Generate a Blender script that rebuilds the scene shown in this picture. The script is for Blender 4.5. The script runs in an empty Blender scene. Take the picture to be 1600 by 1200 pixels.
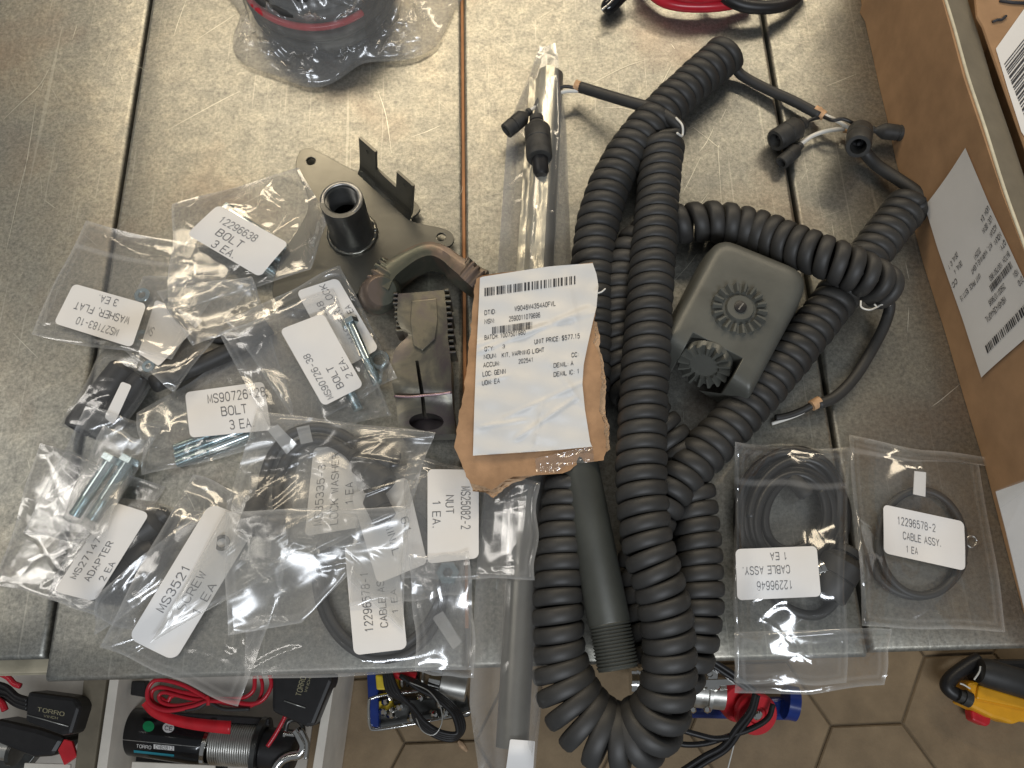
import bpy, bmesh, math, random
import numpy as np
from mathutils import Vector, Matrix
PI = math.pi
# ------------------------------------------------------------------ camera
SC = bpy.context.scene
F = 1200.0                                    # focal length in pixels of a 1600 px wide frame
Yc = np.array([-100., 3509., -1200.]); Yc /= np.linalg.norm(Yc)
Xc = np.array([1., .0285, 0.]); Xc -= Xc.dot(Yc) * Yc; Xc /= np.linalg.norm(Xc)
Zc = np.cross(Xc, Yc)
RW = np.array([Xc, Yc, Zc])                   # camera vector -> world vector
CAM = -0.65 * (RW @ np.array([0, 0, -1.]))
cam = bpy.data.objects.new('camera', bpy.data.cameras.new('camera'))
SC.collection.objects.link(cam)
M = Matrix([[RW[i][0], RW[i][1], RW[i][2], CAM[i]] for i in range(3)] + [[0, 0, 0, 1]])
cam.matrix_world = M
cam.data.sensor_width = 36; cam.data.lens = 36 * F / 1600; cam.data.clip_start = .02; cam.data.clip_end = 60
SC.camera = cam
# ------------------------------------------------------------------ world, lamps, exposure
W = bpy.data.worlds.new('World'); SC.world = W; W.use_nodes = True
W.node_tree.nodes['Background'].inputs[0].default_value = (.90, .95, 1.0, 1)
W.node_tree.nodes['Background'].inputs[1].default_value = .18
def lamp(name, loc, target, sx, sy, power, col, label, cat='lamp'):
    d = bpy.data.lights.new(name, 'AREA'); d.shape = 'RECTANGLE'; d.size = sx; d.size_y = sy
    d.energy = power; d.color = col
    o = bpy.data.objects.new(name, d); SC.collection.objects.link(o)
    o.location = loc
    o.rotation_euler = (Vector(target) - Vector(loc)).to_track_quat('-Z', 'Y').to_euler()
    return o
lamp('ceiling_lamp', (-.35, 1.45, 1.30), (0, .15, 0), 1.3, .30, 14, (1.0, .84, .61), 'warm')
lamp('ceiling_lamp', (.95, 1.9, 1.55), (0, .1, 0), 1.2, .25, 13, (1.0, .85, .63), 'warm')
lamp('ceiling_lamp', (-1.5, .25, 1.8), (0, 0, 0), .22, 1.1, 6, (1.0, .95, .88), 'warm')
lamp('ceiling_lamp', (.25, -1.7, 1.75), (0, -.45, -.5), 1.4, .30, 31, (.88, .93, 1.0), 'cool')
SC.view_settings.view_transform = 'Standard'; SC.view_settings.look = 'None'
SC.view_settings.exposure = 0.0; SC.view_settings.gamma = 1
SC.render.engine = 'CYCLES'
SC.cycles.transparent_max_bounces = 40; SC.cycles.max_bounces = 10; SC.cycles.transmission_bounces = 8

# ------------------------------------------------------------------ helpers
def P(px, py, z=0.0):
    """world point(s) on the level z seen at a photo position"""
    px = np.asarray(px, float); py = np.asarray(py, float)
    d = np.stack(np.broadcast_arrays((px - 800) / F, (600 - py) / F, -np.ones_like(px + py)), -1) @ RW.T
    t = (np.asarray(z) - CAM[2]) / d[..., 2]
    return CAM + d * t[..., None]
def PV(px, py, z=0.0): return Vector(P(px, py, z).tolist())
def onplane(px, py, p0, n):
    d = np.array([(px - 800) / F, (600 - py) / F, -1.]) @ RW.T
    t = np.dot(np.array(p0) - CAM, n) / np.dot(d, n)
    return CAM + d * t
def mm(px, py, z=0.0): return float(np.linalg.norm(P(px + 1, py, z) - P(px, py, z)))
def tag(o, label=None, cat=None, group=None, kind=None):
    for k, v in (('label', label), ('category', cat), ('group', group), ('kind', kind)):
        if v: o[k] = v
    return o
def empty(name, loc=(0, 0, 0), **k):
    o = bpy.data.objects.new(name, None); SC.collection.objects.link(o); o.location = loc
    o.empty_display_size = .01
    SC.view_layers[0].update() if False else None
    return tag(o, **k)
def mesh_obj(name, verts, faces, mat, parent=None, smooth=True):
    me = bpy.data.meshes.new(name)
    v = np.asarray(verts, dtype=float)
    if parent is not None:
        off = np.array(parent.get('_o', (0, 0, 0)), dtype=float)
        v = v - off
    me.from_pydata([tuple(a) for a in v.tolist()], [], [tuple(f) for f in faces])
    me.update()
    if smooth:
        me.polygons.foreach_set('use_smooth', [True] * len(me.polygons))
    if mat: me.materials.append(mat)
    o = bpy.data.objects.new(name, me); SC.collection.objects.link(o)
    if parent is not None: o.parent = parent
    return o
def fixnormals(o):
    bm = bmesh.new(); bm.from_mesh(o.data); bmesh.ops.recalc_face_normals(bm, faces=bm.faces); bm.to_mesh(o.data); bm.free(); return o
def autosmooth(o, ang=35):
    bm = bmesh.new(); bm.from_mesh(o.data)
    bmesh.ops.remove_doubles(bm, verts=bm.verts, dist=1e-6)
    for e in bm.edges:
        if len(e.link_faces) == 2 and e.calc_face_angle(0) > math.radians(ang): e.smooth = False
    bm.to_mesh(o.data); bm.free(); return o
def bevel(o, w, seg=2):
    m = o.modifiers.new('bevel', 'BEVEL'); m.width = w; m.segments = seg; m.limit_method = 'ANGLE'; m.angle_limit = math.radians(35)
    m.harden_normals = False
    return o
def box_geo(c, s, rot=None):
    v = []
    for dz in (-1, 1):
        for dy in (-1, 1):
            for dx in (-1, 1):
                p = Vector((dx * s[0] / 2, dy * s[1] / 2, dz * s[2] / 2))
                if rot is not None: p = rot @ p
                v.append(tuple(Vector(c) + p))
    f = [(0, 2, 3, 1), (4, 5, 7, 6), (0, 1, 5, 4), (2, 6, 7, 3), (0, 4, 6, 2), (1, 3, 7, 5)]
    return v, f
def box(name, c, s, mat, parent=None, rot=None, bev=.001):
    v, f = box_geo(c, s, rot)
    o = mesh_obj(name, v, f, mat, parent, smooth=False)
    if bev: bevel(o, bev)
    return o
def join_geo(parts):
    V = []; Fc = []
    for v, f in parts:
        n = len(V); V += list(v); Fc += [tuple(i + n for i in q) for q in f]
    return V, Fc
def catmull(pts, n=12):
    pts = [np.array(p, float) for p in pts]
    q = [2 * pts[0] - pts[1]] + pts + [2 * pts[-1] - pts[-2]]
    out = []
    for i in range(1, len(q) - 2):
        a, b, c, d = q[i - 1:i + 3]
        for k in range(n):
            t = k / n
            out.append(.5 * ((2 * b) + (-a + c) * t + (2 * a - 5 * b + 4 * c - d) * t * t + (-a + 3 * b - 3 * c + d) * t ** 3))
    out.append(pts[-1])
    return np.array(out)
def resample(path, step):
    path = np.asarray(path); seg = np.linalg.norm(np.diff(path, axis=0), axis=1); s = np.concatenate([[0], np.cumsum(seg)])
    n = max(2, int(s[-1] / step)); t = np.linspace(0, s[-1], n)
    return np.stack([np.interp(t, s, path[:, k]) for k in range(path.shape[1])], 1), t
def frames(path):
    T = np.gradient(path, axis=0); T /= np.linalg.norm(T, axis=1)[:, None] + 1e-12
    N = np.zeros_like(T); n = np.cross(T[0], [0, 0, 1.])
    if np.linalg.norm(n) < 1e-3: n = np.array([1., 0, 0])
    n /= np.linalg.norm(n)
    for i in range(len(T)):
        n = n - n.dot(T[i]) * T[i]; n /= np.linalg.norm(n); N[i] = n
    return T, N, np.cross(T, N)
def tube_geo(path, r, seg=10, cap=True):
    path = np.asarray(path, float); T, N, B = frames(path)
    r = np.broadcast_to(np.asarray(r, float), (len(path),))
    a = np.arange(seg) * 2 * PI / seg
    ring = path[:, None] + r[:, None, None] * (np.cos(a)[None, :, None] * N[:, None] + np.sin(a)[None, :, None] * B[:, None])
    V = ring.reshape(-1, 3).tolist(); Fc = []
    for i in range(len(path) - 1):
        for j in range(seg):
            k = (j + 1) % seg
            Fc.append((i * seg + j, i * seg + k, (i + 1) * seg + k, (i + 1) * seg + j))
    if cap:
        Fc.append(tuple(range(seg))[::-1]); Fc.append(tuple((len(path) - 1) * seg + j for j in range(seg)))
    return V, Fc
def tube(name, pts, r, mat, parent=None, seg=10, n=10, world=False):
    w = pts if world else [P(*p) for p in pts]
    path = catmull(w, n) if len(w) > 2 else np.linspace(w[0], w[1], 4)
    v, f = tube_geo(path, r, seg)
    return mesh_obj(name, v, f, mat, parent)
def lathe_geo(p0, p1, prof, seg=24):
    """prof: list of (t along axis 0..1, radius); may fold back for holes"""
    p0 = np.array(p0, float); p1 = np.array(p1, float); ax = p1 - p0; L = np.linalg.norm(ax); ax /= L
    n = np.cross(ax, [0, 0, 1.]); n = np.array([1., 0, 0]) if np.linalg.norm(n) < 1e-4 else n / np.linalg.norm(n)
    b = np.cross(ax, n); V = []; Fc = []
    for t, r in prof:
        for j in range(seg):
            a = 2 * PI * j / seg
            V.append((p0 + ax * L * t + r * (math.cos(a) * n + math.sin(a) * b)).tolist())
    for i in range(len(prof) - 1):
        for j in range(seg):
            k = (j + 1) % seg
            Fc.append((i * seg + j, i * seg + k, (i + 1) * seg + k, (i + 1) * seg + j))
    Fc.append(tuple(range(seg))[::-1]); Fc.append(tuple((len(prof) - 1) * seg + j for j in range(seg)))
    return V, Fc
def lathe(name, p0, p1, prof, mat, parent=None, seg=24, ang=35):
    v, f = lathe_geo(p0, p1, prof, seg); return autosmooth(fixnormals(mesh_obj(name, v, f, mat, parent)), ang)
def prism_geo(poly, bot):
    n = len(poly)
    return list(map(tuple, poly)) + list(map(tuple, bot)), [tuple(range(n)), tuple(range(2 * n - 1, n - 1, -1))] + \
        [(i, i + n, (i + 1) % n + n, (i + 1) % n) for i in range(n)]
def smoothpoly(pts, n=4):
    pts = [np.array(p, float) for p in pts]; out = []; L = len(pts)
    for i in range(L):
        a, b, c, d = pts[i - 1], pts[i], pts[(i + 1) % L], pts[(i + 2) % L]
        for k in range(n):
            t = k / n
            out.append(.5 * ((2 * b) + (-a + c) * t + (2 * a - 5 * b + 4 * c - d) * t * t + (-a + 3 * b - 3 * c + d) * t ** 3))
    return out
def boolcut(o, geos):
    for v, f in geos:
        c = mesh_obj('cutter', v, f, None, None, False); fixnormals(c)
        m = o.modifiers.new('cut', 'BOOLEAN'); m.operation = 'DIFFERENCE'; m.object = c; m.solver = 'EXACT'
        if o.parent: c.parent = o.parent
        dg = bpy.context.evaluated_depsgraph_get(); dg.update()
        me = bpy.data.meshes.new_from_object(o.evaluated_get(dg))
        o.modifiers.remove(m); o.data = me
        bpy.data.objects.remove(c)
    return o

# ------------------------------------------------------------------ materials
def newmat(name):
    m = bpy.data.materials.new(name); m.use_nodes = True; nt = m.node_tree
    return m, nt, nt.nodes['Principled BSDF']
def N(nt, t, **k):
    n = nt.nodes.new(t)
    for a, b in k.items(): setattr(n, a, b)
    return n
def noise(nt, scale, detail=4, rough=.55, dist=0, vec=None, map_scale=None):
    n = N(nt, 'ShaderNodeTexNoise'); n.inputs['Scale'].default_value = scale; n.inputs['Detail'].default_value = detail
    n.inputs['Roughness'].default_value = rough; n.inputs['Distortion'].default_value = dist
    tc = N(nt, 'ShaderNodeTexCoord')
    if map_scale:
        mp = N(nt, 'ShaderNodeMapping'); mp.inputs['Scale'].default_value = map_scale
        nt.links.new(tc.outputs['Object'], mp.inputs[0]); nt.links.new(mp.outputs[0], n.inputs[0])
    else: nt.links.new(tc.outputs['Object'], n.inputs[0])
    return n
def ramp(nt, src, stops):
    r = N(nt, 'ShaderNodeValToRGB'); e = r.color_ramp.elements
    e[0].position = stops[0][0]; e[0].color = (*stops[0][1], 1)
    e[1].position = stops[-1][0]; e[1].color = (*stops[-1][1], 1)
    for p, c in stops[1:-1]:
        x = e.new(p); x.color = (*c, 1)
    nt.links.new(src, r.inputs[0]); return r
def bump(nt, bs, src, strength, dist, prev=None):
    b = N(nt, 'ShaderNodeBump'); b.inputs['Strength'].default_value = strength; b.inputs['Distance'].default_value = dist
    nt.links.new(src, b.inputs['Height'])
    if prev: nt.links.new(prev.outputs[0], b.inputs['Normal'])
    nt.links.new(b.outputs[0], bs.inputs['Normal']); return b
def plain(name, col, rough=.5, metal=0., var=.15, scale=60, bmp=.1, bd=.0003, spec=.5, coat=0):
    m, nt, b = newmat(name)
    n = noise(nt, scale, 5)
    r = ramp(nt, n.outputs[0], [(.3, tuple(c * (1 - var) for c in col)), (.7, tuple(min(1, c * (1 + var)) for c in col))])
    nt.links.new(r.outputs[0], b.inputs['Base Color'])
    b.inputs['Roughness'].default_value = rough; b.inputs['Metallic'].default_value = metal
    b.inputs['Specular IOR Level'].default_value = spec; b.inputs['Coat Weight'].default_value = coat
    if bmp:
        n2 = noise(nt, scale * 12, 3); bump(nt, b, n2.outputs[0], bmp, bd)
    return m
def galv():
    m, nt, b = newmat('galvanised_sheet'); L = nt.links.new
    big = noise(nt, 5, 5, .6, .6); mid = noise(nt, 70, 7, .75, .4); fine = noise(nt, 300, 6, .8)
    r1 = ramp(nt, big.outputs[0], [(.3, (.28, .282, .268)), (.5, (.335, .328, .295)), (.68, (.375, .350, .298))])
    r2 = ramp(nt, mid.outputs[0], [(.30, (.80, .81, .82)), (.5, (.95, .95, .94)), (.70, (1.12, 1.11, 1.07))])
    r3 = ramp(nt, fine.outputs[0], [(.34, (.62, .62, .62)), (.66, (1.34, 1.33, 1.29))])
    m1 = N(nt, 'ShaderNodeMixRGB', blend_type='MULTIPLY'); m1.inputs[0].default_value = 1
    m2 = N(nt, 'ShaderNodeMixRGB', blend_type='MULTIPLY'); m2.inputs[0].default_value = 1
    L(r1.outputs[0], m1.inputs[1]); L(r2.outputs[0], m1.inputs[2]); L(m1.outputs[0], m2.inputs[1]); L(r3.outputs[0], m2.inputs[2])
    # rust-brown handling stains
    st = noise(nt, 9, 3, .5, .3); rs = ramp(nt, st.outputs[0], [(.55, (0, 0, 0)), (.74, (.38, .38, .38))])
    m3 = N(nt, 'ShaderNodeMixRGB'); m3.inputs[2].default_value = (.30, .21, .15, 1)
    L(rs.outputs[0], m3.inputs[0]); L(m2.outputs[0], m3.inputs[1])
    # hair scratches in several directions
    prev = m3; sc = None
    for ang, dens, th in ((.5, 260, .70), (2.2, 300, .715), (1.2, 220, .72), (2.9, 330, .725)):
        tc = N(nt, 'ShaderNodeTexCoord'); mp = N(nt, 'ShaderNodeMapping'); mp.inputs['Rotation'].default_value = (0, 0, ang)
        mp.inputs['Scale'].default_value = (dens, 3.0 + ang * 2, 1)
        L(tc.outputs['Object'], mp.inputs[0])
        n = N(nt, 'ShaderNodeTexNoise'); n.inputs['Scale'].default_value = 1; n.inputs['Detail'].default_value = 1; n.inputs['Distortion'].default_value = .5
        L(mp.outputs[0], n.inputs[0])
        rr = ramp(nt, n.outputs[0], [(th, (0, 0, 0)), (th + .05, (.28, .28, .28))])
        mx = N(nt, 'ShaderNodeMixRGB'); mx.inputs[2].default_value = (.62, .60, .52, 1)
        L(rr.outputs[0], mx.inputs[0]); L(prev.outputs[0], mx.inputs[1]); prev = mx
    L(prev.outputs[0], b.inputs['Base Color'])
    b.inputs['Metallic'].default_value = .90
    rr = ramp(nt, mid.outputs[0], [(.3, (.46,) * 3), (.7, (.36,) * 3)]); L(rr.outputs[0], b.inputs['Roughness'])
    b1 = bump(nt, b, fine.outputs[0], .28, .0004); b2 = bump(nt, b, mid.outputs[0], .22, .0006, b1); bump(nt, b, big.outputs[0], .35, .005, b2)
    return m
def film(name, milk=.05, tint=(.97, .97, .96), rough=.09, crease=.22, gl=1.0):
    m = bpy.data.materials.new(name); m.use_nodes = True; nt = m.node_tree; L = nt.links.new
    nt.nodes.remove(nt.nodes['Principled BSDF']); out = nt.nodes['Material Output']
    tr = N(nt, 'ShaderNodeBsdfTransparent'); tr.inputs[0].default_value = (*tint, 1)
    gs = N(nt, 'ShaderNodeBsdfGlossy'); gs.inputs['Roughness'].default_value = rough; gs.inputs['Color'].default_value = (1, 1, 1, 1)
    df = N(nt, 'ShaderNodeBsdfDiffuse'); df.inputs[0].default_value = (.86, .85, .82, 1)
    tl = N(nt, 'ShaderNodeBsdfTranslucent'); tl.inputs[0].default_value = (.8, .79, .76, 1)
    dm = N(nt, 'ShaderNodeMixShader'); dm.inputs[0].default_value = .35; L(df.outputs[0], dm.inputs[1]); L(tl.outputs[0], dm.inputs[2])
    n1 = noise(nt, 17, 2, .45, 1.2); n2 = noise(nt, 90, 1, .5, .6)
    b1 = N(nt, 'ShaderNodeBump'); b1.inputs['Strength'].default_value = crease; b1.inputs['Distance'].default_value = .0035
    L(n1.outputs[0], b1.inputs['Height'])
    b2 = N(nt, 'ShaderNodeBump'); b2.inputs['Strength'].default_value = crease * .5; b2.inputs['Distance'].default_value = .0003
    L(n2.outputs[0], b2.inputs['Height']); L(b1.outputs[0], b2.inputs['Normal'])
    # sharp little creases
    tc = N(nt, 'ShaderNodeTexCoord'); v = N(nt, 'ShaderNodeTexVoronoi', feature='DISTANCE_TO_EDGE'); v.inputs['Scale'].default_value = 15
    vm = N(nt, 'ShaderNodeVectorMath', operation='ADD'); nv = noise(nt, 20, 2); sc = N(nt, 'ShaderNodeVectorMath', operation='SCALE'); sc.inputs['Scale'].default_value = .05
    L(nv.outputs['Color'], sc.inputs[0]); L(tc.outputs['Object'], vm.inputs[0]); L(sc.outputs[0], vm.inputs[1]); L(vm.outputs[0], v.inputs['Vector'])
    vr = ramp(nt, v.outputs['Distance'], [(0, (1, 1, 1)), (.05, (0, 0, 0))])
    b3 = N(nt, 'ShaderNodeBump'); b3.inputs['Strength'].default_value = crease; b3.inputs['Distance'].default_value = .0010
    L(vr.outputs[0], b3.inputs['Height']); L(b2.outputs[0], b3.inputs['Normal'])
    for s in (gs, ): L(b3.outputs[0], s.inputs['Normal'])
    fr = N(nt, 'ShaderNodeLayerWeight'); fr.inputs[0].default_value = .5; L(b3.outputs[0], fr.inputs['Normal'])
    pw = N(nt, 'ShaderNodeMath', operation='POWER'); pw.inputs[1].default_value = 3.5; L(fr.outputs['Facing'], pw.inputs[0])
    mu = N(nt, 'ShaderNodeMath', operation='MULTIPLY_ADD'); mu.inputs[1].default_value = .55; mu.inputs[2].default_value = .075 * gl; mu.use_clamp = True
    L(pw.outputs[0], mu.inputs[0])
    at = N(nt, 'ShaderNodeAttribute', attribute_name='rim')
    mk = N(nt, 'ShaderNodeMath', operation='MULTIPLY_ADD'); mk.inputs[1].default_value = .16; mk.inputs[2].default_value = milk; mk.use_clamp = True
    L(at.outputs['Fac'], mk.inputs[0])
    a = N(nt, 'ShaderNodeMixShader'); L(mk.outputs[0], a.inputs[0]); L(tr.outputs[0], a.inputs[1]); L(dm.outputs[0], a.inputs[2])
    c = N(nt, 'ShaderNodeMixShader'); L(mu.outputs[0], c.inputs[0]); L(a.outputs[0], c.inputs[1]); L(gs.outputs[0], c.inputs[2])
    L(c.outputs[0], out.inputs[0]); return m
MT = dict(
    galv=galv(),
    wood=plain('bare_wood', (.42, .19, .075), .7, 0, .25, 30),
    beige=plain('beige_painted_edge', (.36, .32, .23), .55, 0, .25, 40),
    rubber=plain('black_rubber', (.029, .028, .026), .54, 0, .25, 40, .25, .0002, .55),
    rubber2=plain('worn_rubber', (.042, .041, .038), .55, 0, .45, 90, .3, .0002, .4),
    wireblk=plain('black_wire', (.018, .018, .018), .38, 0, .2, 60),
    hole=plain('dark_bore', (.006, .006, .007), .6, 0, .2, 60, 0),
    wirewht=plain('white_wire', (.78, .76, .70), .4, 0, .05, 60),
    tan=plain('tan_paper_wrap', (.60, .36, .19), .7, 0, .25, 200),
    olive=plain('olive_paint', (.105, .106, .092), .42, .15, .18, 30, .25, .00025),
    olivepipe=plain('olive_pipe_paint', (.064, .066, .056), .42, .2, .15, 30, .2, .0002),
    plate=plain('phosphated_steel', (.165, .16, .138), .30, .90, .2, 18, .2, .0002),
    steel=plain('dark_steel', (.10, .10, .095), .33, .8, .25, 50, .2, .0002),
    worn=plain('bare_worn_steel', (.38, .37, .35), .35, .9, .3, 120, .3, .0003),
    rusty0=plain('mottled_yoke_paint', (.10, .098, .080), .5, .2, .5, 35, .3, .0003),
    bronze=plain('bronze_tinted_steel', (.115, .110, .098), .36, .6, .35, 35, .3, .0003),
    zinc=plain('zinc_plated_steel', (.55, .64, .66), .22, .95, .12, 60, .15, .0001),
    chrome=plain('chrome', (.72, .71, .68), .12, 1., .08, 60, .05),
    alu=plain('cast_aluminium', (.55, .54, .50), .35, .8, .15, 60),
    card=plain('kraft_cardboard', (.37, .222, .118), .8, 0, .12, 45, .3, .0002, .3),
    card2=plain('worn_cardboard', (.40, .235, .125), .8, 0, .22, 60, .5, .0004, .3),
    cardtorn=plain('torn_cardboard', (.50, .34, .21), .85, 0, .25, 120, .6, .0006, .2),
    cardedge=plain('pale_card_edge', (.66, .60, .44), .8, 0, .15, 120),
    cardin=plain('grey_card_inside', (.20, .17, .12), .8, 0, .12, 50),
    paper=plain('label_paper', (.76, .74, .71), .5, 0, .03, 30, .06, .0002),
    paper2=plain('thermal_label', (.72, .70, .66), .42, 0, .04, 14, .25, .0008),
    ink=plain('ink', (.035, .035, .04), .6, 0, .2, 200, 0),
    inkgrey=plain('grey_ink', (.13, .13, .135), .6, 0, .3, 300, 0),
    red=plain('red_plastic', (.62, .02, .03), .35, 0, .15, 50),
    redgloss=plain('red_cable', (.55, .02, .035), .25, 0, .1, 50),
    blue=plain('blue_paint', (.012, .035, .20), .25, 0, .15, 50),
    blk=plain('glossy_black_paint', (.010, .010, .011), .14, 0, .2, 50, .03),
    blkm=plain('matt_black_plastic', (.016, .015, .015), .42, 0, .2, 80),
    yellow=plain('yellow_plastic', (.85, .40, .012), .4, 0, .1, 40),
    ylabel=plain('yellow_label', (.75, .55, .03), .4, 0, .1, 40),
    green=plain('green_dot', (.01, .28, .10), .4, 0, .1, 40),
    teal=plain('teal_print', (.02, .25, .32), .4, 0, .1, 40),
    goldink=plain('gold_print', (.40, .36, .22), .4, 0, .1, 40),
    cream=plain('cream_box_board', (.80, .74, .64), .7, 0, .08, 30),
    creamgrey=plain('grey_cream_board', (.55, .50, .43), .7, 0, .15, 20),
    floor=plain('floor_paver', (.27, .195, .115), .72, 0, .22, 14, .5, .0015, .3),
    joint=plain('paver_joint', (.15, .11, .065), .9, 0, .2, 30),
    film=film('clear_film', .045, (.985, .985, .985), .12, .18), film2=film('milky_film', .085, (.97, .968, .96), .21, .20),
    film3=film('stiff_clear_film', .032, (.98, .98, .975), .10, .14), filmc=film('crumpled_film', .20, (.93, .92, .90), .2, .9, 1.2),
    packet=plain('pale_packet_plastic', (.50, .485, .46), .45, 0, .08, 30, .2, .0004),
    tagclear=film('clear_marker_sleeve', .35, (.95, .95, .94), .15, .3),
    scratch=plain('bright_scratch', (.80, .77, .66), .35, .6, .1, 50, 0),
)

# ------------------------------------------------------------------ height of everything already on the bench
CELL = .002; GN = 640; G0 = -.64
H = np.zeros((GN, GN))
yF = float(P(400, 1056, 0)[1])
_yy = G0 + (np.arange(GN) + .5) * CELL
H[:, :] = np.where(_yy < yF, -(yF - _yy) * .13, 0)[None, :]
def hidx(x): return np.clip(((np.asarray(x) - G0) / CELL).astype(int), 0, GN - 1)
def hget(A, x, y):
    fx = np.clip((np.asarray(x) - G0) / CELL - .5, 0, GN - 1.01); fy = np.clip((np.asarray(y) - G0) / CELL - .5, 0, GN - 1.01)
    i = fx.astype(int); j = fy.astype(int); a = fx - i; b = fy - j
    return A[i, j] * (1 - a) * (1 - b) + A[i + 1, j] * a * (1 - b) + A[i, j + 1] * (1 - a) * b + A[i + 1, j + 1] * a * b
def stamp_pts(p): np.maximum.at(H, (hidx(p[:, 0]), hidx(p[:, 1])), p[:, 2])
def stamp(*objs):
    for o in objs:
        me = o.data; n = len(me.vertices); v = np.zeros(n * 3); me.vertices.foreach_get('co', v); v = v.reshape(-1, 3)
        if o.parent: v = v + np.array(o.parent.location)
        me.calc_loop_triangles(); t = np.zeros(len(me.loop_triangles) * 3, int); me.loop_triangles.foreach_get('vertices', t); t = t.reshape(-1, 3)
        a, b, c = v[t[:, 0]], v[t[:, 1]], v[t[:, 2]]
        L = np.maximum(np.linalg.norm((b - a)[:, :2], axis=1), np.linalg.norm((c - a)[:, :2], axis=1))
        stamp_pts(v)
        for k, mask in ((3, (L > .0015) & (L <= .006)), (12, (L > .006) & (L <= .024)), (50, L > .024)):
            if mask.any():
                A, B, C_ = a[mask], b[mask], c[mask]
                for i in range(k + 1):
                    for j in range(k + 1 - i): stamp_pts(A + (B - A) * (i / k) + (C_ - A) * (j / k))
def dil(A, n):
    for _ in range(n):
        B = A.copy()
        B[1:] = np.maximum(B[1:], A[:-1]); B[:-1] = np.maximum(B[:-1], A[1:])
        C_ = B.copy(); B[:, 1:] = np.maximum(B[:, 1:], C_[:, :-1]); B[:, :-1] = np.maximum(B[:, :-1], C_[:, 1:])
        A = B
    return A
def blur(A, n):
    for _ in range(n):
        A = A.copy()
        A[1:-1] = (A[:-2] + A[1:-1] * 2 + A[2:]) / 4; A[:, 1:-1] = (A[:, :-2] + A[:, 1:-1] * 2 + A[:, 2:]) / 4
    return A
def drape(n=3, b=10):
    D = blur(dil(H, n), b); return blur(np.maximum(D, dil(H, 1)), 1)
def rest(px, py, r=0): # centre height for something of radius r lying here
    z = 0
    for _ in range(3):
        p = P(px, py, z); z = float(hget(H, p[0], p[1])) + r
    return z
# ------------------------------------------------------------------ text, labels
_O = "10 30 41.2 44.8 36 16 04.8 01.2 10"
GL = {'A': ("00 26 40", ".82 3.22"), 'B': ("00 06 2.86 3.74.9 3.73.9 2.83.2 03.2", "2.83.2 42.2 41 30 00"), 'C': ("44.6 36 16 04.8 01.2 10 30 41.4",), 'D': ("00 06 2.66 44.6 41.4 2.60 00",),
      'E': ("40 00 06 46", "03.1 3.53.1"), 'F': ("00 06 46", "03.1 3.43.1"), 'G': ("44.6 36 16 04.8 01.2 10 30 40.9 42.8 2.32.8",), 'H': ("00 06", "40 46", "03.1 43.1"), 'I': ("20 26",), 'J': ("01.4 10 30 41.2 46",), 'K': ("00 06", "46 02.2", "1.53.4 40"),
      'L': ("06 00 3.80",), 'M': ("00 0.26 21 3.86 40",), 'N': ("00 06 40 46",), 'O': (_O,), 'P': ("00 06 36 44.9 43.8 32.8 02.8",), 'Q': (_O, "2.21.6 40"), 'R': ("00 06 36 44.9 43.8 33 03", "2.43 40"), 'S': ("44.8 36 16 04.9 03.9 13.2 32.8 41.9 41 30 10 01.2",),
      'T': ("06 46", "26 20"), 'U': ("06 01.2 10 30 41.2 46",), 'V': ("06 20 46",), 'W': ("06 10 24.4 30 46",), 'X': ("00 46", "06 40"), 'Y': ("06 23 46", "23 20"), 'Z': ("06 46 00 40",),
      '0': ("1.20 2.80 3.81.4 3.84.6 2.86 1.26 0.24.6 0.21.4 1.20",), '1': ("0.84.6 2.26 2.20",), '2': ("0.24.7 16 36 3.84.8 3.83.9 0.20 3.90",), '3': ("0.25 16 36 3.84.9 3.84 33.2 1.53.2", "33.2 3.92.2 3.91.1 30 10 0.11.1"), '4': ("30 36 01.9 41.9",),
      '5': ("3.76 0.66 0.33.2 1.23.8 33.8 3.92.8 3.91.1 30 10 0.11.1",), '6': ("3.75 2.96 1.26 0.24.6 0.21.2 1.10 30 3.91.1 3.92.6 33.6 1.13.6 0.22.6",), '7': ("0.26 3.96 1.50",), '8': ("13.2 0.34.2 0.35 1.16 2.96 3.75 3.74.2 33.2 13.2 0.12.1 0.11.1 10 30 3.91.1 3.92.1 33.2",),
      '9': ("0.31 1.10 2.80 3.81.4 3.84.8 2.96 16 0.14.9 0.13.4 12.4 2.92.4 3.83.4",), '-': ("0.62.6 3.42.6",), '.': ("20 20.9",), ',': ("20.5 1.6-1",), ':': ("20.4 20.9", "23.2 23.7"), '$': ("44.8 36 16 04.9 03.9 13.2 32.8 41.9 41 30 10 01.2", "2-0.8 26.8")}
TH = .66
def _pts(q):
    out = []
    for w in q.split():
        # x is one digit, optionally with a decimal; y is the rest
        if w[0] == '.': k = 2
        elif len(w) > 2 and w[1] == '.': k = 3
        else: k = 1
        out.append((float(w[:k]), float(w[k:])))
    return out
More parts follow.
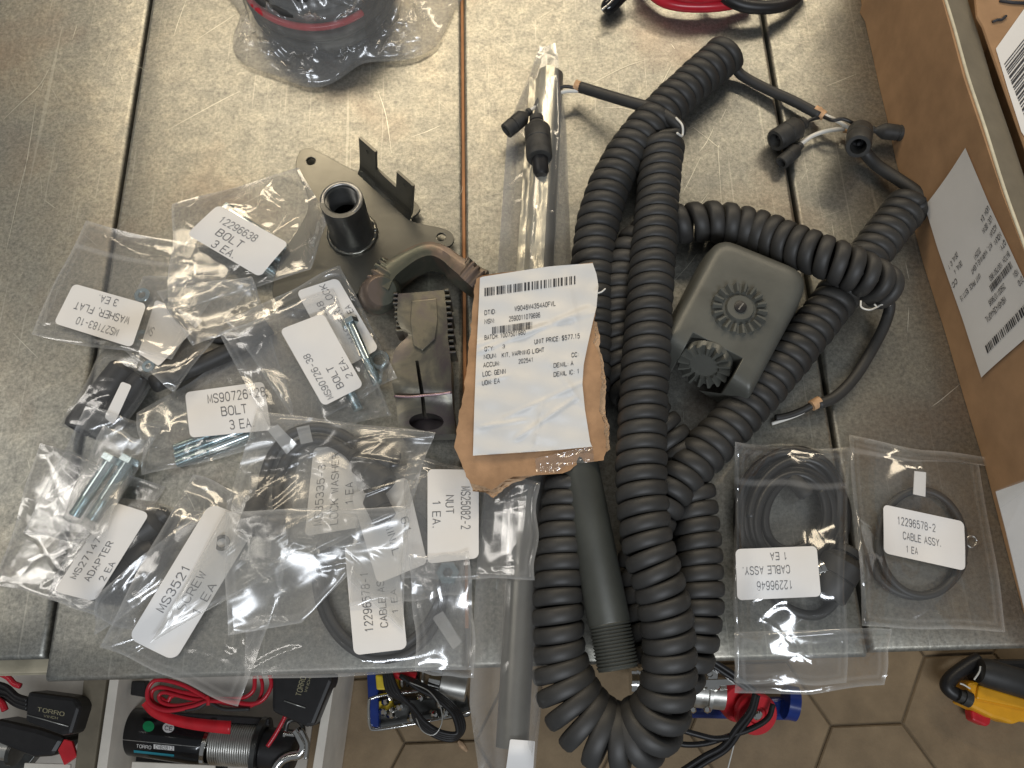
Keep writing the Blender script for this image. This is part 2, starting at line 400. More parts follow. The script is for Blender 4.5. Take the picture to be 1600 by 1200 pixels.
def text_geo(s, bold=False):
    """block lettering drawn as flat strokes; x normalised to 0..1, cap height 1"""
    V = []; Fc = []; x0 = 0; th = TH
    for ch in s:
        if ch == ' ': x0 += 3.4; continue
        narrow = ch in '.,:'; sh = -1.2 if narrow or ch == 'I' else 0
        for st in GL.get(ch, ()):
            p = np.array(_pts(st), float); closed = len(p) > 2 and np.allclose(p[0], p[-1]); n = len(p)
            for i in range(n):
                a = p[i - 1] if i > 0 else (p[-2] if closed else p[i]); c = p[i + 1] if i < n - 1 else (p[1] if closed else p[i])
                d1 = p[i] - a; d2 = c - p[i]; l1 = np.linalg.norm(d1); l2 = np.linalg.norm(d2); d1 = d1 / l1 if l1 else d2 / l2; d2 = d2 / l2 if l2 else d1
                m = d1 + d2; m = m / np.linalg.norm(m) if np.linalg.norm(m) > 1e-3 else d1; nn = np.array([-m[1], m[0]]); k = min(1.7, 1 / max(.3, abs(nn.dot(np.array([-d1[1], d1[0]])))))
                V.append((p[i] + nn * th / 2 * k + (x0 + sh, 0))); V.append((p[i] - nn * th / 2 * k + (x0 + sh, 0)))
                if i: b = len(V) - 4; Fc.append((b, b + 1, b + 3, b + 2))
        x0 += 2.6 if (narrow or ch == 'I') else (4.9 if ch in 'L' else 5.5)
    v = np.array(V); v[:, 0] = (v[:, 0] - v[:, 0].min()) / max(1e-6, v[:, 0].max() - v[:, 0].min()); v[:, 1] /= 6.
    return v, Fc
def print_on(parent, items, uv2w, name='printed_text', mat=None):
    """items: (string,u0,u1,v baseline,cap height) or ('|',u0,u1,v0,v1,seed) for a bar code; uv2w(u,v)->world"""
    parts = []
    for it in items:
        if it[0] == '|':
            rnd = random.Random(it[5]); _, u0, u1, v0, v1, _s = it[:6]
            x = 0; bars = []
            while x < 1:
                w = rnd.choice((.006, .006, .012, .018)) * 1.25; bars.append((x, min(1, x + w))); x += w + rnd.choice((.006, .007, .013, .019)) * 1.15
            k = bars[-1][1]
            for a, b in bars:
                ua = u0 + (u1 - u0) * a / k; ub = u0 + (u1 - u0) * b / k; sl = it[6] if len(it) > 6 else 0
                da = sl * (ua - u0); db = sl * (ub - u0)
                q = [uv2w(ua, v0 + da), uv2w(ub, v0 + db), uv2w(ub, (v0 + v1) / 2 + db), uv2w(ub, v1 + db), uv2w(ua, v1 + da), uv2w(ua, (v0 + v1) / 2 + da)]
                parts.append((q, [(0, 1, 2, 5), (5, 2, 3, 4)]))
        else:
            s, u0, u1, vb, h = it[:5]; sl = it[5] if len(it) > 5 else 0
            v, f = text_geo(s, True)
            q = [uv2w(u0 + (u1 - u0) * a, vb + sl * (u1 - u0) * a - h * b) for a, b in v]
            parts.append((q, f))
    v, f = join_geo(parts)
    return mesh_obj(name, v, f, mat or MT['ink'], parent, False)
def quadmap(q):
    q = [np.array(a, float) for a in q]
    return lambda u, v: (q[0] * (1 - u) + q[1] * u) * (1 - v) + (q[3] * (1 - u) + q[2] * u) * v
def sticker(parent, quad, items, name='sticker_label', z=None, r=.06, curl=.0, label=None, inkm=None):
    """paper label glued on a draped bag; quad in reading order TL,TR,BR,BL"""
    qm = quadmap(quad); D = blur(dil(H, 2), 14)
    asp = np.linalg.norm(np.array(quad[1]) - np.array(quad[0])) / np.linalg.norm(np.array(quad[3]) - np.array(quad[0]))
    rnd = random.Random(int(quad[0][0] * 7 + quad[0][1])); ph = rnd.random() * 6
    def surf(px, py, off=0):
        zz = .001
        for _ in range(3):
            p = P(px, py, zz)
            zz = float(hget(D, p[0], p[1])) + .0007 + off
        return P(px, py, zz)
    def uv2w(u, v, off=.00028):
        a = qm(u, v); w = surf(a[0], a[1], off)
        return tuple(w + np.array([0, 0, curl * (math.sin(u * 5 + ph) * .5 + .5) * v * 4 * (1 - v)]))
    outl = []
    ru, rv = r, r * asp
    for cx, cy, a0 in ((1 - ru, 1 - rv, 0), (ru, 1 - rv, 90), (ru, rv, 180), (1 - ru, rv, 270)):
        for k in range(6):
            a = math.radians(a0 + k * 18); outl.append((cx + ru * math.cos(a), cy + rv * math.sin(a)))
    # extra points on the long edges
    o2 = []
    for i in range(len(outl)):
        a, b = outl[i], outl[(i + 1) % len(outl)]; o2.append(a)
        d = math.hypot(b[0] - a[0], b[1] - a[1])
        if d > .3:
            for k in range(1, 8): o2.append((a[0] + (b[0] - a[0]) * k / 8, a[1] + (b[1] - a[1]) * k / 8))
    V = [uv2w(.5, .5, 0)]; Fc = []; n = len(o2); R = 9
    for ring in range(1, R + 1):
        s = ring / R
        for u, v in o2: V.append(uv2w(.5 + (u - .5) * s, .5 + (v - .5) * s, 0))
    for i in range(n): Fc.append((0, 1 + i, 1 + (i + 1) % n))
    for ring in range(R - 1):
        for i in range(n):
            a = 1 + ring * n + i; b = 1 + ring * n + (i + 1) % n; Fc.append((a, a + n, b + n, b))
    o = mesh_obj(name, V, Fc, MT['paper'], parent); fixnormals(o)
    if label: o['label'] = label
    if items:
        t = print_on(o, items, uv2w, mat=inkm or MT['inkgrey'])
    stamp(o)
    return o

# ------------------------------------------------------------------ plastic bags
def coons(sides, U, V):
    def ev(poly, t):
        poly = np.array(poly, float); seg = np.linalg.norm(np.diff(poly, axis=0), axis=1); s = np.concatenate([[0], np.cumsum(seg)]) / seg.sum()
        return np.stack([np.interp(t, s, poly[:, 0]), np.interp(t, s, poly[:, 1])], -1)
    T, R, B, L = sides       # top L->R, right T->B, bottom L->R, left T->B
    u = U[..., None]; v = V[..., None]
    t, b, l, r = ev(T, U), ev(B, U), ev(L, V), ev(R, V)
    c00, c10, c01, c11 = [np.array(x, float) for x in (T[0], T[-1], B[0], B[-1])]
    return (1 - v) * t + v * b + (1 - u) * l + u * r - ((1 - u) * (1 - v) * c00 + u * (1 - v) * c10 + (1 - u) * v * c01 + u * v * c11)
class Wr:
    def __init__(s, seed, n, amp):
        r = random.Random(seed); s.R = []
        for _ in range(n):
            s.R.append((r.random(), r.random(), r.random() * PI, r.uniform(.12, .45), r.uniform(.012, .05), amp * r.uniform(.2, .9) * r.choice((1, 1, -.4)), r.uniform(-1.2, 1.2)))
        s.S = [(r.uniform(2, 8), r.uniform(2, 8), r.random() * 6, r.uniform(.3, 1)) for _ in range(6)]; s.amp = amp
    def __call__(s, u, v):
        z = np.zeros_like(u)
        for x, y, a, L, w, h, cv in s.R:
            du, dv = u - x, v - y
            t = du * math.cos(a) + dv * math.sin(a); d = -du * math.sin(a) + dv * math.cos(a) + cv * t * t
            z += h * np.clip(1 - np.abs(d) / w, 0, 1) ** 1.3 * np.clip(1 - (t / L) ** 2, 0, 1)
        for i, (a, b, p, h) in enumerate(s.S): z += s.amp * .16 * h * np.sin(a * u * (1 if i % 2 else -1) + b * v + p)
        return z
def bag(name, label, corners, contents=None, seed=1, puff=.003, amp=.0022, nwr=26, mat='film', mids=None, stickers=(), cat='bag', group=None, res=.0022, lift=.003, zb=None, seal=None):
    TL, TR, BR, BL = corners; mids = mids or {}
    def side(a, b, k):
        return [a] + list(mids.get(k, [])) + [b]
    sides = (side(TL, TR, 't'), side(TR, BR, 'r'), side(BL, BR, 'b'), side(TL, BL, 'l'))
    w = np.linalg.norm(P(*TR) - P(*TL)); h = np.linalg.norm(P(*BL) - P(*TL))
    nu = int(min(110, max(14, w / res))); nv = int(min(130, max(14, h / res)))
    U, V_ = np.meshgrid(np.linspace(0, 1, nu + 1), np.linspace(0, 1, nv + 1), indexing='ij')
    px = coons(sides, U, V_)
    rnd = random.Random(seed * 31 + 5)
    # edges are never dead straight
    for k in range(5):
        fr = rnd.uniform(3, 13); ph = rnd.random() * 6; am = rnd.uniform(.3, 1.5)
        px[..., 0] += am * np.sin(fr * V_ + ph) ; px[..., 1] += am * np.sin(fr * U + ph * 2)
    edge = np.minimum(np.minimum(U, 1 - U) * w, np.minimum(V_, 1 - V_) * h)
    tap = np.clip(edge / .012, 0, 1); tap = tap * tap * (3 - 2 * tap)
    wr = Wr(seed, int(nwr * .55), amp * .8); e = Wr(seed + 77, 6, lift)
    # the rim of the film curls up a little here and there
    curl = np.clip(1 - edge / .03, 0, 1) ** 2 * lift * (.5 + .5 * np.sin(5 * U + 7 * V_ + seed)) 
    D0 = drape(3, 16); z0 = np.zeros_like(U) + .001
    for _ in range(4):
        p = P(px[..., 0], px[..., 1], z0); z0 = hget(D0, p[..., 0], p[..., 1]) + .0004 + curl
    bot = P(px[..., 0], px[..., 1], z0)
    if contents: contents()
    D1 = blur(drape(5, 18), 12); z1 = z0 + .001
    wz = wr(U, V_); wz = wz - min(0, wz.min() * .6)
    for _ in range(4):
        p = P(px[..., 0], px[..., 1], z1)
        base = np.maximum(hget(D1, p[..., 0], p[..., 1]), z0 - curl)
        z1 = base + .0009 + curl + tap * (puff * np.sin(PI * U) * np.sin(PI * V_) + np.maximum(wz, 0))
    z1 = np.where(edge < 1e-6, z0 + .0003, z1)
    top = P(px[..., 0], px[..., 1], z1)
    root = empty(name, (0, 0, 0), label=label, cat=cat, group=group)
    n1, n2 = nu + 1, nv + 1
    def faces(flip):
        I = np.arange(n1 * n2).reshape(n1, n2); q = np.stack([I[:-1, :-1], I[:-1, 1:], I[1:, 1:], I[1:, :-1]], -1).reshape(-1, 4)
        return [tuple(a) for a in (q[:, ::-1] if flip else q).tolist()]
    rim = np.exp(-(edge / .0022) ** 2) + .35 * (np.abs(edge - .006) < .0012)
    if seal is not None: rim = rim + .8 * (np.abs(V_ * h - seal) < .0016)
    for nm, pts, fl in (('back_film', bot, True), ('front_film', top, False)):
        o = mesh_obj(nm, pts.reshape(-1, 3), faces(fl), MT[mat], root)
        at = o.data.attributes.new('rim', 'FLOAT', 'POINT'); at.data.foreach_set('value', np.clip(rim, 0, 1).reshape(-1))
    stamp_pts(top.reshape(-1, 3))
    for k, st in enumerate(stickers): sticker(root, *st[:2], **(st[2] if len(st) > 2 else {}))
    return root
def lines(*L, c=.5, top=.32, step=.24, h=.15, per=.062):
    """centred lines of print in a label"""
    out = []
    for i, s in enumerate(L):
        if not s: continue
        w = per * len(s) * h / .15
        out.append((s, c - w / 2, c + w / 2, top + step * i, h))
    return out

# =================================================================== SETTING: floor and bench
ZF = -.85
# ground under the pavers
gx0, gx1, gy0, gy1 = -1.6, 1.6, -1.2, 1.6
fl = mesh_obj('floor', [(gx0, gy0, ZF - .0042), (gx1, gy0, ZF - .0042), (gx1, gy1, ZF - .0042), (gx0, gy1, ZF - .0042)], [(0, 1, 2, 3)], MT['joint'], None, False)
tag(fl, kind='structure')
# hexagonal pavers; one joint corner is seen at (1295, 935)
def hexagon(cx, cy, r, a0, bev, ztop, zb):
    o = []; 
    top = [(cx + (r - bev) * math.cos(a0 + k * PI / 3), cy + (r - bev) * math.sin(a0 + k * PI / 3), ztop) for k in range(6)]
    mid = [(cx + r * math.cos(a0 + k * PI / 3), cy + r * math.sin(a0 + k * PI / 3), ztop - bev) for k in range(6)]
    bot = [(x, y, zb) for x, y, _ in mid]
    V = top + mid + bot; Fc = [(0, 1, 2, 3, 4, 5)] + [(i, i + 6, (i + 1) % 6 + 6, (i + 1) % 6) for i in range(6)] + [(i + 6, i + 12, (i + 1) % 6 + 12, (i + 1) % 6 + 6) for i in range(6)]
    return V, Fc
# photo joints: centre node A, arms to the right (horizontal), up-left and down-left
A = P(1299, 1134, ZF)[:2]
a_h = 0.0 + .01
R6 = float(P(1410, 1130, ZF)[0] - P(1299, 1134, ZF)[0])
cA = A + R6 * np.array([math.cos(math.radians(60) + a_h), math.sin(math.radians(60) + a_h)])   # a hexagon centre up-right of the node
ux = np.array([math.cos(a_h), math.sin(a_h)]); uy = np.array([-ux[1], ux[0]])
hexmesh = None; rnd = random.Random(4)
for i in range(-7, 7):
    for j in range(-7, 7):
        c = cA + ux * (1.5 * R6 * i) + uy * (math.sqrt(3) * R6 * (j + (i % 2) * .5))
        if not (-1.25 < c[0] < 1.25 and -.75 < c[1] < .15): continue
        if hexmesh is None:
            v, f = hexagon(0, 0, R6 - .0020, a_h, .0025, 0, -.02); o = mesh_obj('floor_paver', v, f, MT['floor'], fl, False); fixnormals(o); hexmesh = o.data
        else:
            o = bpy.data.objects.new('floor_paver', hexmesh); SC.collection.objects.link(o); o.parent = fl
        o.location = (c[0], c[1], ZF + rnd.uniform(-.0015, .0015)); o.rotation_euler = (rnd.uniform(-.004, .004), rnd.uniform(-.004, .004), 0)

bench = empty('workbench', (0, 0, 0), label='workbench topped with worn grey galvanised sheet planks under all the parts', cat='workbench')
xs = [float((P(233, 0)[0] + P(72, 1030)[0]) / 2), float(P(724, 300)[0]), float((P(1196, 60)[0] + P(1310, 700)[0]) / 2)]
x0, x3 = -1.0, xs[2] + .30
yB = float(P(700, -900)[1]); yB = min(yB, 1.3)
def plank(xa, xb, yf, zt, seed):
    g = .0013; R = .0042; prof = []
    prof.append((xa + g, -.030)); prof.append((xa + g, -R))
    for k in range(1, 6):
        a = k / 5 * PI / 2; prof.append((xa + g + R - R * math.cos(a), -R + R * math.sin(a)))
    for k in range(1, 12): prof.append((xa + g + R + (xb - xa - 2 * g - 2 * R) * k / 12, 0))
    for k in range(0, 6):
        a = PI / 2 - k / 5 * PI / 2; prof.append((xb - g - R + R * math.cos(a), -R + R * math.sin(a)))
    prof.append((xb - g, -.030))
    ys = [yf] + [yf + .0012, yf + .004] + list(np.linspace(yf + .03, yB, 26)); V = []; n = len(prof)
    V += [(x, yf, min(z, -.026)) for x, z in prof]
    V += [(x, yf, z - .004) for x, z in prof]
    for y in ys[1:]:
        for x, z in prof:
            V.append((x, y, z + zt - (.0012 if y < yf + .002 else 0)))
    rows = len(V) // n
    Fc = [(r * n + i, r * n + i + 1, (r + 1) * n + i + 1, (r + 1) * n + i) for r in range(rows - 1) for i in range(n - 1)]
    o = mesh_obj('metal_plank', V, Fc, MT['galv'], bench); fixnormals(o); autosmooth(o, 50); return o
plank(x0, xs[0], float(P(30, 1031)[1]), -.0004, 1)
plank(xs[0], xs[1], yF, 0, 2)
plank(xs[1], xs[2], yF + .001, -.0003, 3)
plank(xs[2], x3, yF + .004, 0, 4)
# wood strip standing in the middle joint, wooden underlay
box('wooden_strip', (xs[1], (yF + yB) / 2 + .03, -.012), (.0026, yB - yF, .018), MT['wood'], bench, bev=0)
box('bench_board', ((x0 + x3) / 2, (yF + yB) / 2 + .006, -.043), (x3 - x0, yB - yF, .024), MT['beige'], bench)
box('front_rail', ((x0 + x3) / 2, yF + .010, -.064), (x3 - x0, .012, .015), MT['beige'], bench)
# long bright scratches in the sheet
sc_parts = []
def scratch(pts, w=.0004):
    p = catmull([P(a, b, .00012) for a, b in pts], 5); T = np.gradient(p, axis=0); T /= np.linalg.norm(T, axis=1)[:, None]
    n = np.stack([-T[:, 1], T[:, 0], T[:, 2] * 0], 1); k = len(p); ww = w * np.sin(np.linspace(.25, PI - .15, k))[:, None] / 2
    V = np.concatenate([p - n * ww, p + n * ww]); sc_parts.append((V.tolist(), [(i, i + 1, i + 1 + k, i + k) for i in range(k - 1)]))
for s in ([(78, 106), (60, 135), (30, 163), (4, 188)], [(56, 160), (48, 215), (34, 295)], [(47, 232), (30, 300), (8, 400)], [(68, 128), (63, 142)],
          [(291, 0), (280, 30), (272, 55)], [(590, 140), (603, 180), (612, 240)], [(925, 130), (975, 105), (1012, 92)], [(1050, 100), (1032, 135), (1018, 162)],
          [(1078, 195), (1120, 228), (1122, 235), (1128, 330)], [(1095, 245), (1078, 280), (1066, 303)], [(1115, 200), (1104, 222), (1092, 238)], [(945, 168), (970, 168), (1000, 176)],
          [(1048, 68), (1055, 77)], [(1135, 170), (1126, 188)], [(376, 142), (340, 160), (262, 203)], [(69, 312), (82, 322), (87, 325)], [(1300, 350), (1306, 385)],
          [(1420, 480), (1418, 520)], [(1500, 600), (1470, 625), (1455, 636)], [(1090, 395), (1075, 415), (1052, 440)], [(1040, 425), (1062, 415)], [(640, 215), (668, 205), (690, 195)],
          [(120, 40), (113, 62)], [(1340, 115), (1290, 135)], [(1108, 300), (1086, 330)], [(1150, 30), (1157, 44)], [(310, 60), (372, 20)], [(20, 520), (60, 560)], [(1415, 410), (1421, 440)]):
    scratch(s, .0005 if len(s) > 3 else .0004)
rs = random.Random(9)
for k in range(120):
    x, y, a, L = rs.uniform(0, 1500), rs.uniform(0, 1000), rs.choice((1.9, 2.4, 2.6, .5, 1.3)) + rs.uniform(-.25, .25), rs.uniform(8, 50)
    scratch([(x, y), (x + L * math.cos(a) / 2 + 1, y + L * math.sin(a) / 2), (x + L * math.cos(a), y + L * math.sin(a))], rs.uniform(.00008, .0002))
v, f = join_geo(sc_parts); o = mesh_obj('scratch_marks', v, f, MT['scratch'], bench, False); o['kind'] = 'stuff'

# =================================================================== generic hardware
def hexprism(c, ax, r, h):
    return lathe_geo(np.array(c) - np.array(ax) * h / 2, np.array(c) + np.array(ax) * h / 2, [(0, r * .9), (.12, r), (.9, r), (1, r * .92)], 6)
def bolt(label, a, b, r, group='zinc plated bolts in the bags', mat='zinc', head=1.75, thread=.45, zlift=0):
    z = rest((a[0] + b[0]) / 2, (a[1] + b[1]) / 2, r) + zlift
    p0, p1 = P(*a, z), P(*b, z); ax = (p1 - p0) / np.linalg.norm(p1 - p0); L = np.linalg.norm(p1 - p0)
    root = empty('bolt', label=label, cat='bolt', group=group)
    v, f = hexprism(p0 + ax * r * .6, ax, r * head, r * 1.2); h = autosmooth(fixnormals(mesh_obj('bolt_head', v, f, MT[mat], root)), 30)
    prof = [(.0, r)]; t0 = 1 - thread; prof.append((t0, r)); n = int(L * thread / .0011)
    for k in range(n):
        q = t0 + thread * (k + .25) / n; prof.append((q, r * .86)); prof.append((t0 + thread * (k + .75) / n, r * 1.0))
    prof.append((1, r * .75))
    s = lathe('shank', p0 + ax * r * 1.2, p1, prof, MT[mat], root, 14, 60)
    stamp(h, s); return root
def washer(label, c, ro, ri, h=.0012, mat='zinc', group='washers', tilt=0, z=None):
    z = rest(*c, h / 2) if z is None else z; w = P(*c, z); up = np.array([math.sin(tilt), 0, math.cos(tilt)])
    v, f = lathe_geo(w - up * h / 2, w + up * h / 2, [(0, ri), (0, ro * .97), (.15, ro), (.85, ro), (1, ro * .97), (1, ri), (0, ri)], 28)
    o = autosmooth(fixnormals(mesh_obj('washer', v, f[:-2], MT[mat])), 40); tag(o, label, 'washer', group); stamp(o); return o
def loop_path(cx, cy, rx, ry, a0, a1, z, n=40, wob=2, seed=0, rot=0):
    r = random.Random(seed); p1, p2 = r.random() * 6, r.random() * 6; out = []
    for k in range(n + 1):
        a = math.radians(a0 + (a1 - a0) * k / n); q = 1 + wob / 100 * math.sin(2 * a + p1) + wob / 150 * math.sin(.7 * a + p2)
        x, y = rx * q * math.cos(a), ry * q * math.sin(a)
        out.append((cx + x * math.cos(rot) - y * math.sin(rot), cy + x * math.sin(rot) + y * math.cos(rot), z + .0004 * math.sin(a + p2)))
    return out
def rested(pts, r):
    return [(x, y, rest(x, y, r)) for x, y in pts]
def connector(root, p0, p1, r, name='connector_boot', style='barrel', mat='rubber2', hollow=True):
    """rubber boot, p0 = cable end, p1 = mouth"""
    r = r * 1.22
    if style == 'barrel': prof = [(0, r * .42), (.04, r * .5), (.10, r * .5), (.12, r * .38), (.16, r * .38), (.2, r * .55), (.32, r * .93), (.36, r), (.66, r * .98), (.67, r * .9), (.70, r * .9), (.71, r * 1.0), (.985, r * .98), (1, r * .92)]
    elif style == 'big': prof = [(0, r * .4), (.03, r * .54), (.14, r * .56), (.15, r * .48), (.18, r * .48), (.19, r * .64), (.30, r * .94), (.32, r), (.60, r * .99), (.61, r * .95), (.63, r * .95), (.64, r * .99), (.96, r * .98), (1, r * .90)]
    elif style == 'plug': prof = [(0, r * .4), (.05, r * .5), (.3, r * .62), (.34, r * .9), (.4, r), (.7, r), (.72, r * .8), (1, r * .75)]
    if hollow: prof = prof + [(1, r * .62), (.62, r * .58)]
    o = lathe(name, p0, p1, prof, MT[mat], root, 28, 40)
    if hollow:
        p0 = np.array(p0); p1 = np.array(p1)
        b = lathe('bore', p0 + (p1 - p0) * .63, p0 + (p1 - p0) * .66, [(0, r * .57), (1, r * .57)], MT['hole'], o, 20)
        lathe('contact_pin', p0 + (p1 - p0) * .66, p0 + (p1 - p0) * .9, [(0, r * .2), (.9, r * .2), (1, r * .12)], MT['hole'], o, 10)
    return o

# =================================================================== long bag with a pipe (lies first, on the bench)
def c_long():
    r = .0118
    root = empty('steel_pipe', label='long thin bare metal pipe inside the long clear sleeve', cat='pipe')
    path = [P(861, 118, r), P(800, 1168, r)]; path = np.linspace(path[0], path[1], 60)
    o = mesh_obj('pipe_wall', *tube_geo(path, r, 32), MT['greypipe'], root); autosmooth(o, 50)
    # bright foil strip wrapped along the upper half of the pipe
    a = np.linspace(.0, .62, 60)[:, None]; pa = path[0] * (1 - a) + path[-1] * a; T = path[-1] - path[0]; T /= np.linalg.norm(T); S = np.cross([0, 0, 1], T); S = -S if S[0] < 0 else S
    V = []; rr = random.Random(2); K = 14; off = [[rr.uniform(-.0014, .0014) for _ in range(K)] for _ in range(60)]
    for i, q in enumerate(pa):
        for k in range(K):
            x = -.0205 + .0235 * k / (K - 1); V.append(q + S * x + np.array([0, 0, max(.0035, math.sqrt(max(0, (r + .0012) ** 2 - x * x))) - r * 0 + (0 if abs(x) < r else -.0) - (0 if abs(x) < r else .009) + off[i][k] + .001]))
    V = np.array(V); fo = mesh_obj('foil_strip', V, [(i * K + k, i * K + k + 1, (i + 1) * K + k + 1, (i + 1) * K + k) for i in range(59) for k in range(K - 1)], MT['foil'], root)
    fo['label'] = 'crumpled bright foil strip along the upper end of the pipe'
    stamp(o)
def mottled(name, cols, scale, rough, metal):
    m, nt, b = newmat(name); n = noise(nt, scale, 5, .6, .8); r = ramp(nt, n.outputs[0], [(.36 + .28 * i / (len(cols) - 1), c) for i, c in enumerate(cols)])
    nt.links.new(r.outputs[0], b.inputs['Base Color']); b.inputs['Roughness'].default_value = rough; b.inputs['Metallic'].default_value = metal
    n2 = noise(nt, 300, 4, .7); bump(nt, b, n2.outputs[0], .3, .0004); return m
MT['rusty'] = mottled('green_and_brown_yoke_paint', [(.080, .086, .066), (.105, .108, .086), (.17, .13, .10), (.19, .145, .12)], 22, .40, .65)
MT['bronze'] = mottled('tinted_arm_steel', [(.10, .085, .088), (.13, .125, .105), (.22, .20, .15), (.19, .165, .15)], 20, .38, .75)
MT['pinkglint'] = plain('pink_crease_highlight', (.34, .24, .26), .35, .8, .3, 150, .3)  # pink of the highlight on the clamp arm crease, painted as colour
MT['foil'] = plain('crumpled_foil', (.62, .59, .49), .36, .75, .10, 20, .3, .0006); MT['greypipe'] = plain('grey_steel_pipe', (.17, .165, .145), .33, .6, .15, 30, .1)
bag('plastic_sleeve', 'long narrow clear plastic sleeve over a pipe, reaching past the bench front edge', [(842, 72), (866, 68), (838, 1215), (752, 1215)], c_long, 3, .001, .0028, 60, 'film',
    mids=dict(l=[(828, 112), (792, 200), (778, 420), (760, 700), (745, 900), (737, 1100)], r=[(872, 100), (884, 200), (893, 420), (872, 700), (862, 900), (850, 1100)]), cat='plastic sleeve', res=.003,
    stickers=[([(797, 1155), (836, 1158), (832, 1222), (788, 1222)], [], dict(label='blank cream paper sticker'))])

# =================================================================== steel parts, left of centre
# mounting plate with threaded socket
plate = empty('mounting_plate', label='grey steel mounting plate with bent-up notched flange and a threaded socket welded on', cat='mounting plate')
zp = .0085
outl = smoothpoly([(467, 238), (480, 231), (497, 236), (556, 267), (566, 262), (572, 258), (600, 275), (652, 318), (654, 332), (643, 345), (690, 356), (708, 366), (707, 381), (692, 388), (640, 402), (580, 440), (560, 458), (500, 482), (440, 478), (425, 452), (440, 400), (470, 350), (482, 320), (474, 285), (462, 262)], 4)
top = [tuple(P(a, b, zp)) for a, b in outl]; bot = [(x, y, z - .0028) for x, y, z in top]
v, f = prism_geo(top, bot); po = fixnormals(mesh_obj('plate_body', v, f, MT['plate'], plate, False))
def cyl_at(px, py, r, z0, z1, seg=20):
    p = P(px, py, (z0 + z1) / 2); return lathe_geo((p[0], p[1], z0), (p[0], p[1], z1), [(0, r), (1, r)], seg)
boolcut(po, [cyl_at(485, 250, .0042, -.01, .03), cyl_at(689, 369, .0040, -.01, .03)]); bevel(po, .0006)
# flange: stands up from the far right edge
fz = .050
bl0, bl1 = P(566, 266, zp), P(646, 338, zp)            # bend line on the plate
fd = bl1 - bl0; FL = np.linalg.norm(fd); fd /= FL; fn = np.cross(fd, [0, 0, 1.]); fn = fn if fn[1] > 0 else -fn
prof_h = [(0, 1), (.30, 1), (.34, .55), (.70, .55), (.70, .56), (.72, 1), (1.0, 1)]
def fh(t):                                              # height of the flange along the bend line: tab, gap, tab
    return 1.0 if t < .31 else (.52 if t < .70 else .98)
ts = sorted(set([0, .1, .2, .308, .312, .4, .5, .6, .698, .702, .8, .9, 1.0])); V = []; hs_ = np.linspace(0, 1, 9)
for t in ts:
    top_ = fh(t) * (fz - zp)
    for h in hs_:
        z = h * top_; lean = .0035 * (1 - math.exp(-z / .004)) - .0035 + z * .22; V.append(bl0 + fd * FL * t + fn * (lean) + np.array([0, 0, z]))
n0 = len(V); V += [q - fn * .0024 for q in V]; K = len(hs_); m = len(ts)
Fc = [(i * K + k, i * K + k + 1, (i + 1) * K + k + 1, (i + 1) * K + k) for i in range(m - 1) for k in range(K - 1)]
Fc += [tuple(x + n0 for x in q[::-1]) for q in Fc]
bd = [k for k in range(K)] + [i * K + K - 1 for i in range(1, m)] + [(m - 1) * K + k for k in range(K - 2, -1, -1)] + [i * K for i in range(m - 2, 0, -1)]
Fc += [(bd[i], bd[(i + 1) % len(bd)], bd[(i + 1) % len(bd)] + n0, bd[i] + n0) for i in range(len(bd))]
fo = fixnormals(mesh_obj('bent_flange', V, Fc, MT['plate'], plate, False))
def ycyl(t, z, r):
    c_ = bl0 + fd * FL * t + np.array([0, 0, z]); return lathe_geo(c_ - fn * .02, c_ + fn * .02, [(0, r), (1, r)], 16)
boolcut(fo, [ycyl(.16, .034, .0019), ycyl(.86, .034, .0019)]); bevel(fo, .0004, 1)
# socket
pb = P(547, 374, zp); R0 = 37 * mm(547, 374, zp); zt = .060; ptp = P(533, 312, zt); R1 = 34.5 * mm(533, 312, zt); Ri = 25.5 * mm(533, 312, zt)
pb2 = np.array([ptp[0] * .7 + pb[0] * .3, ptp[1] * .7 + pb[1] * .3, zp])
prof = [(0, R1 * 1.10), (.05, R1 * 1.12), (.10, R1 * 1.06), (.14, R1 * 1.02), (.5, R1 * .995), (.97, R1), (1, R1 * .98), (1, Ri * 1.03), (.985, Ri)]
k = 0
for i in range(16):
    t = .985 - i * .03; prof += [(t - .012, Ri * .91), (t - .016, Ri * .91), (t - .028, Ri), (t - .03, Ri)]
prof += [(.2, Ri * .95)]
so = lathe('threaded_socket', pb2, ptp, prof, MT['steel'], plate, 48, 20)
ring = lathe_geo(ptp + np.array([0, 0, -.0005]), ptp + np.array([0, 0, .0004]), [(0, Ri * 1.04), (0, R1 * .965), (1, R1 * .955), (1, Ri * 1.05), (0, Ri * 1.04)], 48)
fixnormals(mesh_obj('machined_rim', ring[0], ring[1][:-2], MT['worn'], so))
wp = [pb2 + np.array([R1 * 1.12 * math.cos(a), R1 * 1.12 * math.sin(a), .0012]) for a in np.linspace(0, 2 * PI, 49)]
wp = [q + np.array([0, 0, .0006 * math.sin(i * 1.9)]) for i, q in enumerate(wp)]
fixnormals(mesh_obj('weld_bead', *tube_geo(np.array(wp), [.0022 + .0004 * math.sin(i * 2.3) for i in range(49)], 8), MT['plate'], plate))
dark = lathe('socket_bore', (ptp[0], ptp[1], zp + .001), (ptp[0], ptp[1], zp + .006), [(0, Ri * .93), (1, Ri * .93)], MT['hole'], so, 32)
stamp(po, fo, so)

